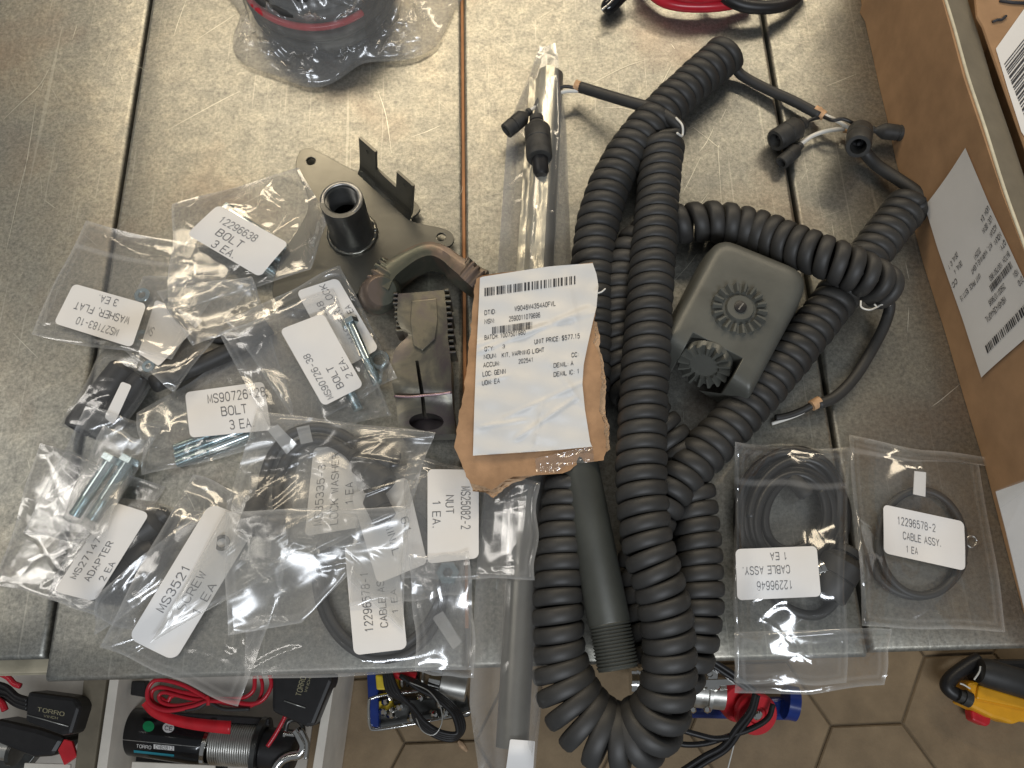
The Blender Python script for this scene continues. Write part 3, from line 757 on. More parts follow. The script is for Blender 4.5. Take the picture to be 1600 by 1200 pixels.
# hirth-toothed disc builder
def hirth(name, c, ax, ro, ri, n, depth, mat, parent, h=.003, rimw=.62):
    ax = np.array(ax, float); ax /= np.linalg.norm(ax); u = np.cross(ax, [0, 1, 0.1]); u /= np.linalg.norm(u); w = np.cross(ax, u); V = []; Fc = []
    m = n * 8; rad = [(ro * 1.0, -h), (ro * 1.0, 0), (ro * .97, 1), (ri + (ro - ri) * .5, 1), (ri * 1.04, 1), (ri, .3), (ri * .97, .0), (ri * .55, .0), (0.0001, 0)]
    for r, k in rad:
        for j in range(m):
            a = 2 * PI * j / m; ph = (j % 8) / 8; tooth = max(0, min(1, 1.6 - abs(ph - .5) * 4.4)); rr = r
            if k == -h: z = -h
            elif k in (1,): z = depth * (tooth * (.65 + .35 * (r / ro)))
            elif k == .3: z = depth * .15
            else: z = 0
            if k == 0 and r == ro: z = 0; rr = r * (1 - .05 * (1 - tooth))
            if r == ro * .97: rr = r * (1 - .05 * (1 - tooth))
            V.append(np.array(c) + ax * z + rr * (math.cos(a) * u + math.sin(a) * w))
    for i in range(len(rad) - 1):
        for j in range(m):
            k = (j + 1) % m; Fc.append((i * m + j, i * m + k, (i + 1) * m + k, (i + 1) * m + j))
    o = mesh_obj(name, V, Fc, MT[mat], parent); fixnormals(o); autosmooth(o, 28); return o

# pipe clamp yoke (arched arm with toothed ends)
yoke = empty('clamp_yoke', label='mottled green and brown arched clamp yoke with toothed ends beside the mounting plate', cat='clamp')
zy = .034
cl = [(596, 446), (608, 425), (630, 407), (652, 394), (672, 389), (692, 396), (712, 412), (735, 428), (752, 438)]
wd = [28, 25, 22, 20, 20, 20, 22, 26, 28]
cl = catmull([(x, y, w) for (x, y), w in zip(cl, wd)], 5); T = np.gradient(cl[:, :2], axis=0); T /= np.linalg.norm(T, axis=1)[:, None]; Nn = np.stack([-T[:, 1], T[:, 0]], 1)
outer = cl[:, :2] - Nn * cl[:, 2:] * .8; inner = cl[:, :2] + Nn * cl[:, 2:] * .40
poly = [P(x, y, zy) for x, y in outer] + [P(x, y, zy) for x, y in inner[::-1]]
v, f = [], []
n = len(cl); O = [P(x, y, zy) for x, y in outer]; I = [P(x, y, zy + .002) for x, y in inner]
ring = []
for i in range(n):
    o_, i_ = O[i], I[i]; s = (i_ - o_); s[2] = 0; L = np.linalg.norm(s); s /= L
    pr = [o_ + np.array([0, 0, -.026]), o_ + np.array([0, 0, -.005]), o_ + s * .002 + np.array([0, 0, -.0012]), o_ + s * .005, o_ + s * L * .5 + np.array([0, 0, .0008]), o_ + s * (L - .003), i_ + np.array([0, 0, -.0022]), i_ + s * .001 + np.array([0, 0, -.029])]
    v += pr
k = len(pr)
for i in range(n - 1):
    for j in range(k): f.append((i * k + j, i * k + (j + 1) % k, (i + 1) * k + (j + 1) % k, (i + 1) * k + j))
f += [tuple(range(k)), tuple((n - 1) * k + j for j in range(k))]
yo = autosmooth(fixnormals(mesh_obj('yoke_arm', v, f, MT['rusty'], yoke)), 28)
d0 = P(590, 452, .018) ; hirth('toothed_face', P(586, 432, .020), (-.75, .45, .25), .0185, .009, 18, .0036, 'rusty', yoke, .012)
hirth('toothed_face', P(752, 428, .020), (.62, .6, .25), .0195, .009, 18, .0032, 'rusty', yoke, .014)
lathe('pivot_boss', P(590, 462, .004), P(597, 455, .033), [(0, .017), (.8, .0165), (.94, .0145), (1, .012)], MT['rusty'], yoke, 28)
stamp(yo)
# clamp arm with slot
arm = empty('split_clamp_arm', label='flat bronze-tinted steel clamp arm with serrated head, long slot and round eye', cat='clamp')
Lp = [(622, 459), (621, 480), (621, 498), (628, 516), (638, 524), (618, 545), (612, 575), (613, 600), (617, 618), (620, 640), (622, 662), (627, 680)]
Rp = [(694, 453), (697, 480), (699, 505), (700, 530), (703, 550), (705, 575), (705, 595), (706, 612), (707, 630), (709, 645), (711, 662), (712, 678)]
Zp = [.034, .034, .0338, .0336, .0333, .033, .0325, .0320, .0268, .0248, .0236, .0225]
Lc = catmull([(x, y, z) for (x, y), z in zip(Lp, Zp)], 3); Rc = catmull([(x, y, z) for (x, y), z in zip(Rp, Zp)], 3)
K = 12; V = []; n = len(Lc)
for i in range(n):
    for k in range(K + 1):
        t = k / K; x = Lc[i][0] * (1 - t) + Rc[i][0] * t; y = Lc[i][1] * (1 - t) + Rc[i][1] * t; V.append(P(x, y, Lc[i][2] - .0015 * (abs(2 * t - 1) ** 6)))
nb = len(V); V += [np.array([q[0], q[1], .004]) for q in V]
Fc = [(i * (K + 1) + k, i * (K + 1) + k + 1, (i + 1) * (K + 1) + k + 1, (i + 1) * (K + 1) + k) for i in range(n - 1) for k in range(K)]
Fc += [tuple(x + nb for x in q[::-1]) for q in Fc]
bd = [k for k in range(K + 1)] + [i * (K + 1) + K for i in range(1, n)] + [(n - 1) * (K + 1) + k for k in range(K - 1, -1, -1)] + [i * (K + 1) for i in range(n - 2, 0, -1)]
Fc += [(bd[i], bd[(i + 1) % len(bd)], bd[(i + 1) % len(bd)] + nb, bd[i] + nb) for i in range(len(bd))]
ao = fixnormals(mesh_obj('arm_body', V, Fc, MT['bronze'], arm))
sl = [P(649, 564, .032), P(654, 564, .032), P(662, 610, .03), P(670, 690, .02), P(664, 690, .02), P(656, 612, .03)]
sv, sf = prism_geo([(q[0], q[1], .06) for q in sl], [(q[0], q[1], .009) for q in sl])
eye = []; ec = P(667, 661, .02)
for k in range(28):
    q = P(667 + 27 * math.cos(k / 28 * 2 * PI), 661 + 13 * math.sin(k / 28 * 2 * PI), .02); eye.append(q)
ev_, ef_ = prism_geo([(q[0], q[1], .05) for q in eye], [(q[0], q[1], .0075) for q in eye])
boolcut(ao, [(sv, sf), (ev_, ef_)]); autosmooth(ao, 30)
for sd, pts in ((0, Lp[:4]), (1, Rp[:5])):
    p0 = P(*pts[0], .026); p1 = P(*pts[-1], .026); m = 9 if sd == 0 else 12
    for k in range(m):
        a = P(pts[0][0] + (pts[-1][0] - pts[0][0]) * k / (m - 1) + (-1 if sd == 0 else 1), pts[0][1] + (pts[-1][1] - pts[0][1]) * k / (m - 1), .031)
        sx = (-.0015 if sd == 0 else .0015)
        v, f = box_geo((a[0] + sx, a[1], .021), (.0042 + .0012 * (k % 3), .0019, .022)); o = mesh_obj('serration_tooth', v, f, MT['bronze'], arm, False); bevel(o, .0005, 1)
pad = [(643, 470), (682, 466), (684, 500), (680, 530), (660, 548), (646, 540), (641, 500)]
v, f = prism_geo([tuple(P(x, y, .0356)) for x, y in pad], [tuple(P(x, y, .0325)) for x, y in pad]); bevel(fixnormals(mesh_obj('raised_pad', v, f, MT['bronze'], arm, False)), .0008)
v, f = tube_geo(catmull([P(x, y, z) for x, y, z in ((616, 619, .0292), (640, 620, .0302), (662, 618, .0305), (684, 616, .0310), (706, 613, .0306))], 6), .0011, 6); mesh_obj('crease_highlight', v, f, MT['pinkglint'], arm)  # highlight along the arm's crease, put into the colour of a thin tube
stamp(ao)

# =================================================================== toothed bracket, right
br = empty('toothed_bracket', label='olive painted rounded bracket block with a toothed disc, behind the coiled cords', cat='bracket')
hz = .052
TLb, TRb, BRb, BLb = (1124, 362), (1276, 424), (1176, 616), (1036, 528)
def rrect(cn, rad, ext, z, seg=7):
    """rounded quad in photo px, shrunk/expanded by ext px"""
    cn = [np.array(c, float) for c in cn]; ce = sum(cn) / 4; out = []
    for i in range(4):
        a, b, c = cn[i - 1], cn[i], cn[(i + 1) % 4]
        u = (a - b) / np.linalg.norm(a - b); w = (c - b) / np.linalg.norm(c - b); r = rad[i]
        b2 = b - (u + w) * ext
        p0, p1 = b2 + u * r, b2 + w * r
        for k in range(seg):
            t = k / (seg - 1); out.append((1 - t) ** 2 * p0 + 2 * t * (1 - t) * b2 + t * t * p1)
    return [P(x, y, z) for x, y in out]
base = [TLb, TRb, BRb, BLb]; rad = (30, 42, 8, 8)
loops = []
W0 = rrect(base, rad, 0, hz); cen = sum(W0) / len(W0)
def inset(L, d, z, skew=(0, 0)):
    out = []
    for q in L:
        v_ = q - cen; l = math.hypot(v_[0], v_[1]); s = (l - d) / l; out.append(np.array([cen[0] + v_[0] * s + skew[0], cen[1] + v_[1] * s + skew[1], z]))
    return out
for d, z in ((.026, hz + .0003), (.014, hz), (.009, hz - .0006), (.005, hz - .0022), (.002, hz - .005), (0, hz - .009), (-.0015, hz - .016), (-.003, .03), (-.005, .010)):
    loops.append(inset(W0, d, z))
V = [q for L in loops for q in L]; n = len(W0)
Fc = [tuple(range(n))] + [(i * n + j, i * n + (j + 1) % n, (i + 1) * n + (j + 1) % n, (i + 1) * n + j) for i in range(len(loops) - 1) for j in range(n)]
Fc.append(tuple((len(loops) - 1) * n + j for j in range(n)))
bo = autosmooth(fixnormals(mesh_obj('bracket_shell', V, Fc, MT['olive'], br)), 50)
# opening at the near end, cut through the shell
mp = P(1118, 590, .02); ud = P(1090, 620, .02) - P(1155, 500, .02); ud /= np.linalg.norm(ud); sdv = np.cross([0, 0, 1], ud)
rotm = Matrix((Vector(sdv.tolist()), Vector(ud.tolist()), Vector((0, 0, 1)))).transposed()
boolcut(bo, [box_geo(tuple(P(1101, 574, .03) + np.array([0, 0, 0])), (.043, .024, .090), rotm)])
autosmooth(bo, 40); bevel(bo, .0008, 2)
c = P(1155, 483, hz + .001); hirth('toothed_disc', c, (0.02, -.02, 1), 44 * mm(1155, 483, hz), 27 * mm(1155, 483, hz), 18, .0042, 'olive', br, .002)
lathe('center_boss', c - np.array([0, 0, .0005]), c + np.array([0, 0, .0035]), [(0, 24 * .00047), (.7, 23.5 * .00047), (1, 22 * .00047)], MT['olive'], br, 32)
lathe('slotted_pin', c + np.array([0, 0, .0034]), c + np.array([0, 0, .0052]), [(0, .0048), (.8, .0047), (1, .0038)], MT['blkm'], br, 20)
box('pin_slot', tuple(c + np.array([0, 0, .0053])), (.0010, .0068, .0006), MT['worn'], br, Matrix.Rotation(-.7, 3, 'Z'), 0)
c2 = P(1101, 570, .036); ax2 = np.array([-.40, -.82, .42]); ax2 /= np.linalg.norm(ax2)
hirth('toothed_disc', c2, ax2, .0215, .0115, 16, .0048, 'olive', br, .004)
lathe('pivot_shaft', c2 - ax2 * .030, c2 - ax2 * .002, [(0, .012), (.9, .012), (1, .012)], MT['olive'], br, 28)
stamp(bo)

# =================================================================== olive pipe with threaded end
zpp = .0300
a, b = P(872, 560, zpp), P(966, 1046, zpp); ax = (b - a); Lp_ = np.linalg.norm(ax); ax /= Lp_
R = 32.5 * mm(930, 900, zpp) ; prof = [(0, R), (.865, R), (.868, R * .975)]
for i in range(13): prof += [(.870 + i * .0098, R * .985), (.8725 + i * .0098, R * .985), (.8765 + i * .0098, R * .925), (.8790 + i * .0098, R * .925)]
prof += [(.999, R * .93), (1, R * .90), (1, R * .78), (.93, R * .78)]
pr = lathe('threaded_pipe', a, b, prof, MT['olivepipe'], None, 64, 30)
tag(pr, 'olive green painted pipe with threaded lower end between the coiled cords', 'pipe'); stamp(pr)

# =================================================================== coiled cords
def coil(name_root, ctrl, R, r, pitches, parent, ph=0, turns_seg=22, seg=12, sag=0):
    w = [np.array(list(P(x, y, z)) + [p]) for (x, y, z), p in zip(ctrl, pitches)]
    path = catmull(w, 24); full, s = resample(path, .0008)
    # resample() measures 4-D length: negligible pitch component
    p3 = full[:, :3]; pit = full[:, 3]; T, Nn, B = frames(p3)
    ds = np.concatenate([[0], np.linalg.norm(np.diff(p3, axis=0), axis=1)])
    phase = ph + np.cumsum(ds * 2 * PI / pit)
    step = 2 * PI / turns_seg; tt = np.arange(phase[0], phase[-1], step)
    def ip(A_): return np.stack([np.interp(tt, phase, A_[:, k]) for k in range(3)], 1)
    c = ip(p3); n_ = ip(Nn); b_ = ip(B)
    rr = random.Random(5); wob = (1 + .02 * np.sin(tt * .31) + .015 * np.sin(tt * .11 + 1)) * (1 + sag * np.clip((float(P(960, 990)[1]) - c[:, 1]) / .05, 0, 1) * np.clip((float(P(1040, 1080)[0]) - c[:, 0]) / .02, 0, 1))
    hel = c + (R * wob)[:, None] * (np.cos(tt)[:, None] * n_ + np.sin(tt)[:, None] * b_)
    # flattened section: the turns press against each other
    Tp = ip(T); Tp /= np.linalg.norm(Tp, axis=1)[:, None]; E = np.cos(tt)[:, None] * n_ + np.sin(tt)[:, None] * b_
    hw = np.minimum(np.interp(tt, phase, pit) * .515, r * 1.12); aa = np.arange(seg) * 2 * PI / seg; ex = .72
    f1 = np.sign(np.cos(aa)) * np.abs(np.cos(aa)) ** ex; f2 = np.sign(np.sin(aa)) * np.abs(np.sin(aa)) ** ex
    rg = hel[:, None] + r * .95 * f1[None, :, None] * E[:, None] + hw[:, None, None] * f2[None, :, None] * Tp[:, None]
    v = rg.reshape(-1, 3).tolist(); f = []
    for i in range(len(hel) - 1):
        for j in range(seg):
            k = (j + 1) % seg; f.append((i * seg + j, i * seg + k, (i + 1) * seg + k, (i + 1) * seg + j))
    f += [tuple(range(seg))[::-1], tuple((len(hel) - 1) * seg + j for j in range(seg))]
    o = mesh_obj(name_root, v, f, MT['rubber'], parent); return o, hel
cord1 = empty('coiled_cord', label='thick black coiled cord looping past the front edge, its column up the middle', cat='coiled cable')
C1 = [(1140, 80, .022), (1100, 114, .021), (1042, 168, .021), (988, 228, .021), (952, 292, .021), (932, 362, .021), (925, 440, .022), (924, 520, .024), (914, 620, .026), (895, 720, .024), (882, 800, .023), (876, 880, .022), (872, 960, .021),
      (877, 1044, .016), (900, 1105, .014), (942, 1146, .013), (994, 1149, .016), (1036, 1104, .030), (1046, 1020, .040), (1034, 930, .048), (1012, 850, .052), (1002, 760, .053), (1004, 660, .051), (1011, 540, .047), (1018, 430, .040), (1026, 330, .031), (1032, 262, .026), (1037, 222, .023)]
P1 = [.0098, .0098, .0099, .0100, .0100, .0100, .0100, .0100, .0101, .0101, .0103, .0106, .0110,   .0108, .0112, .0116, .0118, .0112, .0108, .0103, .0101, .0101, .0100, .0100, .0100, .0100, .0100, .0100]
co1, hel1 = coil('cord_coil', C1, .0136, .0061, [p * 1.15 for p in P1], cord1, sag=.42)
cord2 = empty('coiled_cord', label='thick black coiled cord arching over the olive bracket and crossing itself at the right', cat='coiled cable')
C2 = [(1384, 452, .030), (1352, 430, .044), (1296, 405, .046), (1240, 384, .036), (1185, 362, .024), (1130, 348, .021), (1080, 348, .020), (1030, 358, .018), (988, 392, .018), (968, 450, .018), (966, 530, .018), (985, 610, .018), (1040, 680, .019), (1078, 760, .019), (1090, 850, .019), (1092, 940, .019),
      (1082, 1010, .017), (1062, 1055, .012), (1036, 1050, .010), (1020, 1000, .013), (1008, 930, .016), (1004, 860, .022), (1030, 792, .028), (1085, 722, .026), (1150, 655, .023), (1215, 580, .022), (1280, 500, .021), (1335, 428, .020), (1380, 370, .020), (1418, 322, .020)]
P2 = [.0100, .0102, .0104, .0106, .0112, .0125, .0135, .0125, .0110, .0102, .0101, .0101, .0102, .0104, .0106, .0108, .0112, .0130, .0150, .0130, .0115, .0115, .0125, .0112, .0102, .0100, .0099, .0099, .0099, .0100]
co2, hel2 = coil('cord_coil', C2, .0130, .0059, [p * 1.12 for p in P2], cord2, 1.0)
# tails
def tail(root, start, pts, r=.0050):
    w = ([np.array(start)] if start is not None else []) + [P(*p) for p in pts]
    path, _ = resample(catmull(w, 10), .003); return mesh_obj('cord_tail', *tube_geo(path, r, 14), MT['rubber'], root)
tail(cord1, hel1[0], [(1150, 108, .010), (1166, 122, .007), (1200, 140, .007), (1240, 158, .009), (1281, 180, .010)], .0049)
w0 = tube('paper_wrap', [(1277, 172, .010), (1283, 182, .010)], .0046, MT['tan'], cord1, 12); w0.data.update()
wt = lathe('paper_wrap', P(1272, 172, .0102), P(1288, 181, .0106), [(0, .0050), (1, .0046)], MT['tan'], cord1, 14)
tube('wire', [(1284, 178, .011), (1310, 190, .013), (1330, 202, .015), (1342, 206, .020)], .0019, MT['wirewht'], cord1)
tube('wire', [(1284, 181, .010), (1300, 188, .018), (1318, 186, .020), (1340, 196, .018), (1362, 206, .016)], .0017, MT['wireblk'], cord1)
tube('wire', [(1288, 182, .009), (1270, 186, .010), (1262, 190, .010), (1254, 193, .010)], .0017, MT['wireblk'], cord1)
tube('wire', [(1320, 201, .010), (1295, 204, .008), (1270, 212, .008), (1250, 226, .009)], .0020, MT['wirewht'], cord1)
connector(cord1, P(1258, 191, .010), P(1211, 220, .013), .0088, style='big', mat='rubber2')
connector(cord1, P(1252, 226, .008), P(1221, 255, .008), .0055, style='big')
# tail of the second cord
tail(cord2, hel2[-1], [(1444, 340, .012), (1450, 322, .018), (1432, 300, .018), (1400, 278, .012), (1370, 258, .009), (1352, 238, .012), (1346, 222, .022)], .0056)
connector(cord2, P(1345, 196, .012), P(1341, 229, .036), .0092, style='big')
tube('wire', [(1345, 200, .014), (1356, 203, .014), (1364, 204, .013)], .0015, MT['wirewht'], cord2)
connector(cord2, P(1358, 202, .013), P(1424, 210, .015), .0060, style='barrel')
tube('wire', [(1318, 204, .006), (1330, 206, .008), (1343, 208, .012)], .0020, MT['tan'], cord2)
# left tail of the first cord
tail(cord1, hel1[-1], [(1064, 205, .030), (1048, 186, .034), (1020, 170, .032), (985, 160, .028), (945, 148, .022), (906, 136, .016)], .0052)
lathe('paper_wrap', P(908, 137, .016), P(898, 133, .016), [(0, .0051), (1, .0055)], MT['tan'], cord1, 14)
tube('wire', [(903, 139, .016), (885, 135, .018), (862, 140, .018), (845, 150, .018), (836, 166, .019)], .0016, MT['wireblk'], cord1)
tube('wire', [(903, 142, .015), (882, 143, .016), (858, 152, .016), (838, 166, .018), (824, 176, .020)], .0018, MT['wirewht'], cord1)
tube('wire', [(838, 166, .018), (838, 176, .020), (839, 186, .022)], .0014, MT['wireblk'], cord1)
tube('tie_string', [(1056, 184, .038), (1066, 196, .040), (1066, 212, .036), (1058, 208, .044)], .0010, MT['wirewht'], cord1)
connector(cord1, P(829, 173, .020), P(791, 205, .018), .0062, style='barrel')
connector(cord1, P(838, 182, .024), P(843, 248, .030), .0098, style='big', hollow=False)
lathe('connector_plug', P(843, 244, .029), P(846, 274, .028), [(0, .0075), (.8, .0072), (1, .005)], MT['blkm'], cord1, 20)
# tail of the looping end by the white string
tail(cord2, hel2[0], [(1389, 470, .020), (1385, 500, .014), (1366, 540, .010), (1335, 590, .008), (1305, 620, .008), (1277, 632, .009)], .0046)
lathe('paper_wrap', P(1281, 627, .009), P(1268, 634, .009), [(0, .0047), (1, .0045)], MT['tan'], cord2, 14)
tube('wire', [(1275, 627, .0105), (1258, 642, .006), (1236, 652, .004), (1206, 662, .003)], .0015, MT['wirewht'], cord2)
tube('wire', [(1272, 632, .008), (1250, 643, .005), (1230, 650, .004), (1212, 653, .004)], .0030, MT['rubber'], cord2)
tube('tie_string', [(1345, 470, .05), (1346, 480, .05), (1358, 484, .05), (1370, 480, .042), (1378, 476, .036), (1391, 477, .030)], .0007, MT['wirewht'], cord2)
tube('tie_string', [(1370, 480, .042), (1366, 475, .042)], .0007, MT['wirewht'], cord2)
stamp(co1, co2)

# =================================================================== bags of hardware, lower left (bottom of the pile first)
GB = 'clear plastic bags of small parts'
# black grommet block in a small bag, left
def c_grommet():
    for i, (a, b, lab) in enumerate((((196, 572), (118, 672), 'round black rubber grip in the bag at the far left edge of the pile'), ((222, 588), (168, 655), 'short dark rubber sleeve right of the round grip'))):
        z = rest(*a, .011); r = .0115 if i == 0 else .008
        o = lathe('rubber_grip', P(*a, z), P(*b, z), [(0, r * .8), (.05, r), (.5, r * 1.02), (.52, r * .9), (.56, r * .9), (.58, r), (.93, r), (1, r * .85)], MT['blkm'], None, 30)
        tag(o, lab, 'rubber grip'); stamp(o)
bag('parts_bag', 'small clear bag holding black rubber grips at the left edge of the pile', [(165, 540), (262, 560), (180, 690), (92, 665)], c_grommet, 11, .002, .002, 16, 'film', group=GB,
    stickers=[([(163, 652), (190, 596), (206, 602), (178, 664)], [], dict(label='narrow folded white sticker seen edge-on'))])
# cable set 12296578-1
def c_578_1():
    t = empty('cable_assembly', label='looped black cable with white marker sleeve in the lower middle bag', cat='cable')
    z = rest(590, 900, .0035)
    a = tube('cable', loop_path(596, 905, 102, 122, 20, 395, z, 50, 3, 2), .0033, MT['rubber'], t, 10, 2)
    b = tube('cable', loop_path(600, 898, 98, 118, -10, 205, z + .004, 40, 4, 5), .0033, MT['rubber'], t, 10, 2)
    m = [P(675, 965, z + .006), P(692, 955, z + .006), P(722, 1003, z + .005), P(708, 1015, z + .005)]
    v, f = prism_geo([tuple(q) for q in m], [tuple(q - np.array([0, 0, .0008])) for q in m]); mesh_obj('marker_sleeve', v, f, MT['tagclear'], t, False)
    stamp(a, b)
bag('parts_bag', 'clear bag with cable loop and upright label 12296578-1, bottom middle of the pile', [(388, 742), (728, 740), (738, 1048), (383, 1062)], c_578_1, 12, .004, .0026, 34, 'film', group=GB, lift=.003, seal=.010,
    stickers=[([(553, 1024), (538, 850), (620, 845), (636, 1014)], [('12296578-1', .20, .72, .40, .15), ('CABLE ASSY', .22, .76, .68, .13), ('1 EA', .34, .56, .90, .11)], {})])
# lock washer + terminal cards lying in there
bag('parts_bag', 'clear bag with lock washer label under the milky cable bag', [(470, 690), (600, 670), (640, 850), (450, 850)], None, 14, .002, .002, 14, 'film', group=GB,
    stickers=[([(476, 838), (490, 700), (566, 692), (575, 822)], [('MS35335-31', .1, .85, .26, .13), ('LOCK WASHER', .08, .92, .52, .13), ('1 EA', .3, .55, .78, .13)], {})])
def c_term():
    t = lathe('terminal_lug', P(640, 930, .004), P(652, 960, .004), [(0, .003), (.5, .003), (.55, .005), (1, .005)], MT['alu'], None, 12); tag(t, 'small metal terminal lug half hidden in the bag below the terminal label', 'terminal')
bag('parts_bag', 'clear bag with a terminal label, right of the lock washer bag', [(560, 740), (668, 720), (725, 930), (545, 945)], None, 15, .002, .0024, 18, 'film', group=GB,
    stickers=[([(636, 745), (668, 880), (590, 912), (548, 772)], [('64', .42, .58, .28, .13), ('TERMINAL', .18, .78, .58, .13)], {})])
# nut bag
def c_nut():
    z = rest(700, 905, .003); c = P(700, 895, z)
    v, f = lathe_geo(c - np.array([0, 0, .003]), c + np.array([0, 0, .003]), [(0, .004), (0, .0085), (.15, .009), (.85, .009), (1, .0085), (1, .004), (0, .004)], 6)
    o = autosmooth(fixnormals(mesh_obj('hex_nut', v, f[:-2], MT['zinc'])), 25); tag(o, 'single hex nut under the film below the nut label', 'nut'); stamp(o)
bag('parts_bag', 'clear bag with sideways nut label, right edge of the pile', [(636, 712), (842, 752), (836, 905), (628, 905)], c_nut, 16, .003, .0024, 26, 'film', group=GB,
    stickers=[([(748, 734), (748, 872), (668, 881), (668, 733)], [('MS25082-2', .19, .66, .34, .17), ('NUT', .28, .48, .64, .15), ('1 EA.', .34, .62, .90, .15)], {})])
# big nearly empty film, far left
bag('parts_bag', 'large flat empty looking clear bag at the far left corner of the pile', [(62, 690), (258, 762), (150, 955), (-8, 912)], None, 17, .001, .0026, 22, 'film', group=GB)
# adapter bag
def c_adapt():
    for i, (a, b) in enumerate((((262, 800), (190, 850)), ((258, 842), (178, 905)))):
        z = rest(*b, .009); r = .0095
        t = empty('cable_adapter', label=('upper' if i == 0 else 'lower') + ' black rubber adapter right of the wavy adapter label', cat='adapter')
        connector(t, P(*a, z), P(*b, z), r, style='big', mat='rubber'); stamp(t.children[0])
bag('parts_bag', 'clear bag of two black adapters with a wavy label MS27147', [(150, 770), (330, 800), (205, 985), (72, 935)], c_adapt, 18, .003, .0024, 26, 'film', group=GB,
    stickers=[([(84, 924), (176, 784), (234, 802), (148, 940)], [('MS27147', .17, .62, .30, .15), ('ADAPTER', .18, .62, .62, .15), ('2 EA', .22, .43, .93, .14)], dict(curl=.0022))])
bag('parts_bag', 'folded empty flap of clear bag with a pointed corner below the adapter label', [(150, 930), (310, 800), (335, 870), (146, 992)], None, 19, .002, .0022, 20, 'film', group=GB)
# screw bag
def c_screw():
    z = rest(350, 850, .002)
    washer('small ring washer lying at the upper right of the screw label', (347, 848), .0062, .0036, .0018, 'steel', None)
bag('parts_bag', 'clear bag with a long tilted screw label, its corner hanging over the bench edge', [(300, 742), (452, 800), (372, 1102), (156, 1012)], None, 20, .003, .0028, 30, 'film', group=GB, mids=dict(r=[(440, 930)], l=[(235, 860)]), seal=.012,
    stickers=[([(200, 997), (328, 786), (404, 816), (273, 1033)], [('MS3521', .24, .56, .34, .16), ('SCREW', .30, .58, .66, .15), ('1 EA', .32, .54, .94, .14)], dict(curl=.001))])
c_screw()
# two big zinc bolts
def c_2bolts():
    bolt('zinc bolt in the narrow pouch, right one of the pair', (206, 714), (143, 812), .0050, thread=.35)
    bolt('zinc bolt in the narrow pouch, left one of the pair', (178, 712), (116, 806), .0050, thread=.35)
bag('parts_bag', 'clear outer bag around the pouch of two long zinc bolts', [(133, 633), (252, 668), (152, 850), (36, 832)], None, 21, .002, .0028, 26, 'film', group=GB, mids=dict(l=[(85, 735)]))
bag('parts_bag', 'narrow milky pouch tightly holding two long zinc bolts', [(160, 663), (226, 690), (160, 842), (96, 808)], c_2bolts, 22, .001, .0016, 20, 'film2', group=GB)
# bolt bag MS90726-28
def c_bolts28():
    for i in range(3): bolt('zinc bolt under the label MS90726-28, %s of three' % ('top', 'middle', 'bottom')[i], (405 - i * 4, 650 + i * 13), (272 + i * 2, 700 + i * 12), .0036, thread=.5, head=1.5)
bag('parts_bag', 'clear bag of bolts with level label MS90726-28 in the middle of the pile', [(214, 645), (420, 500), (470, 690), (224, 742)], c_bolts28, 23, .003, .0026, 34, 'film', group=GB, mids=dict(t=[(300, 595), (362, 552)]),
    stickers=[([(289, 613), (412, 596), (424, 672), (297, 684)], [('MS90726-28', .27, 1.0, .30, .18), ('BOLT', .42, .74, .60, .18), ('3 EA.', .50, .80, .90, .18)], dict(curl=.0006))])
# dark cables and strips below the upper bags
t = empty('cable_assembly', label='thin black cable curving out below the flat washer bag', cat='cable')
tube('cable', rested([(262, 470), (275, 492), (300, 515), (330, 528), (365, 532)], .0038), .0038, MT['rubber'], t)
t = empty('cable_assembly', label='thick black cable running diagonally between the washer and bolt bags', cat='cable')
o = tube('cable', rested([(240, 600), (290, 580), (340, 558), (385, 535), (420, 510)], .006), .0075, MT['rubber'], t); stamp(o)
# washer bags
bag('parts_bag', 'clear bag corner with a half hidden white label below the flat washer label', [(225, 432), (400, 440), (268, 612), (185, 545)], None, 25, .002, .0024, 24, 'film', group=GB,
    stickers=[([(243, 468), (318, 500), (248, 572), (216, 552)], [('MS', .05, .22, .62, .15)], {})])
def c_flat():
    washer('flat washer beside the top right corner of the flat washer label', (222, 461), .0068, .0033)
    washer('flat washer beside the lower right corner of the flat washer label', (221, 527), .0070, .0030)
    washer('flat washer below the flat washer label by the bag edge', (232, 572), .0052, .0026)
bag('parts_bag', 'clear bag with upside down label MS27183-10 for flat washers, upper left', [(135, 346), (375, 398), (268, 562), (49, 524)], c_flat, 26, .003, .0022, 26, 'film', group=GB, mids=dict(l=[(88, 435)]), seal=.026,
    stickers=[([(206, 543), (84, 505), (115, 443), (229, 475)], [('MS27183-10', .22, .76, .30, .16), ('WASHER, FLAT', .14, .86, .62, .16), ('3 EA.', .36, .62, .92, .15)], {})])
def c_bolt638():
    for i in range(3): bolt('zinc bolt under the label 12296638, %s one' % ('upper', 'middle', 'lower')[i], (352 - i * 13, 326 + i * 15), (468 - i * 16, 402 + i * 14), .0042, thread=.45)
bag('parts_bag', 'clear bag of bolts with label 12296638, topmost of the pile beside the mounting plate', [(270, 320), (468, 262), (486, 421), (262, 492)], c_bolt638, 27, .004, .0030, 40, 'film', group=GB, mids=dict(t=[(372, 291)], r=[(512, 350)]),
    stickers=[([(341, 320), (451, 380), (406, 433), (292, 366)], [('12296638', .16, .66, .36, .17), ('BOLT', .24, .58, .66, .18), ('3 EA.', .30, .60, .95, .18)], dict(curl=.0006))])
bag('parts_bag', 'crumpled clear flap between the two upper bolt labels', [(245, 455), (395, 432), (420, 500), (300, 540)], None, 28, .003, .0035, 30, 'film2', group=GB)
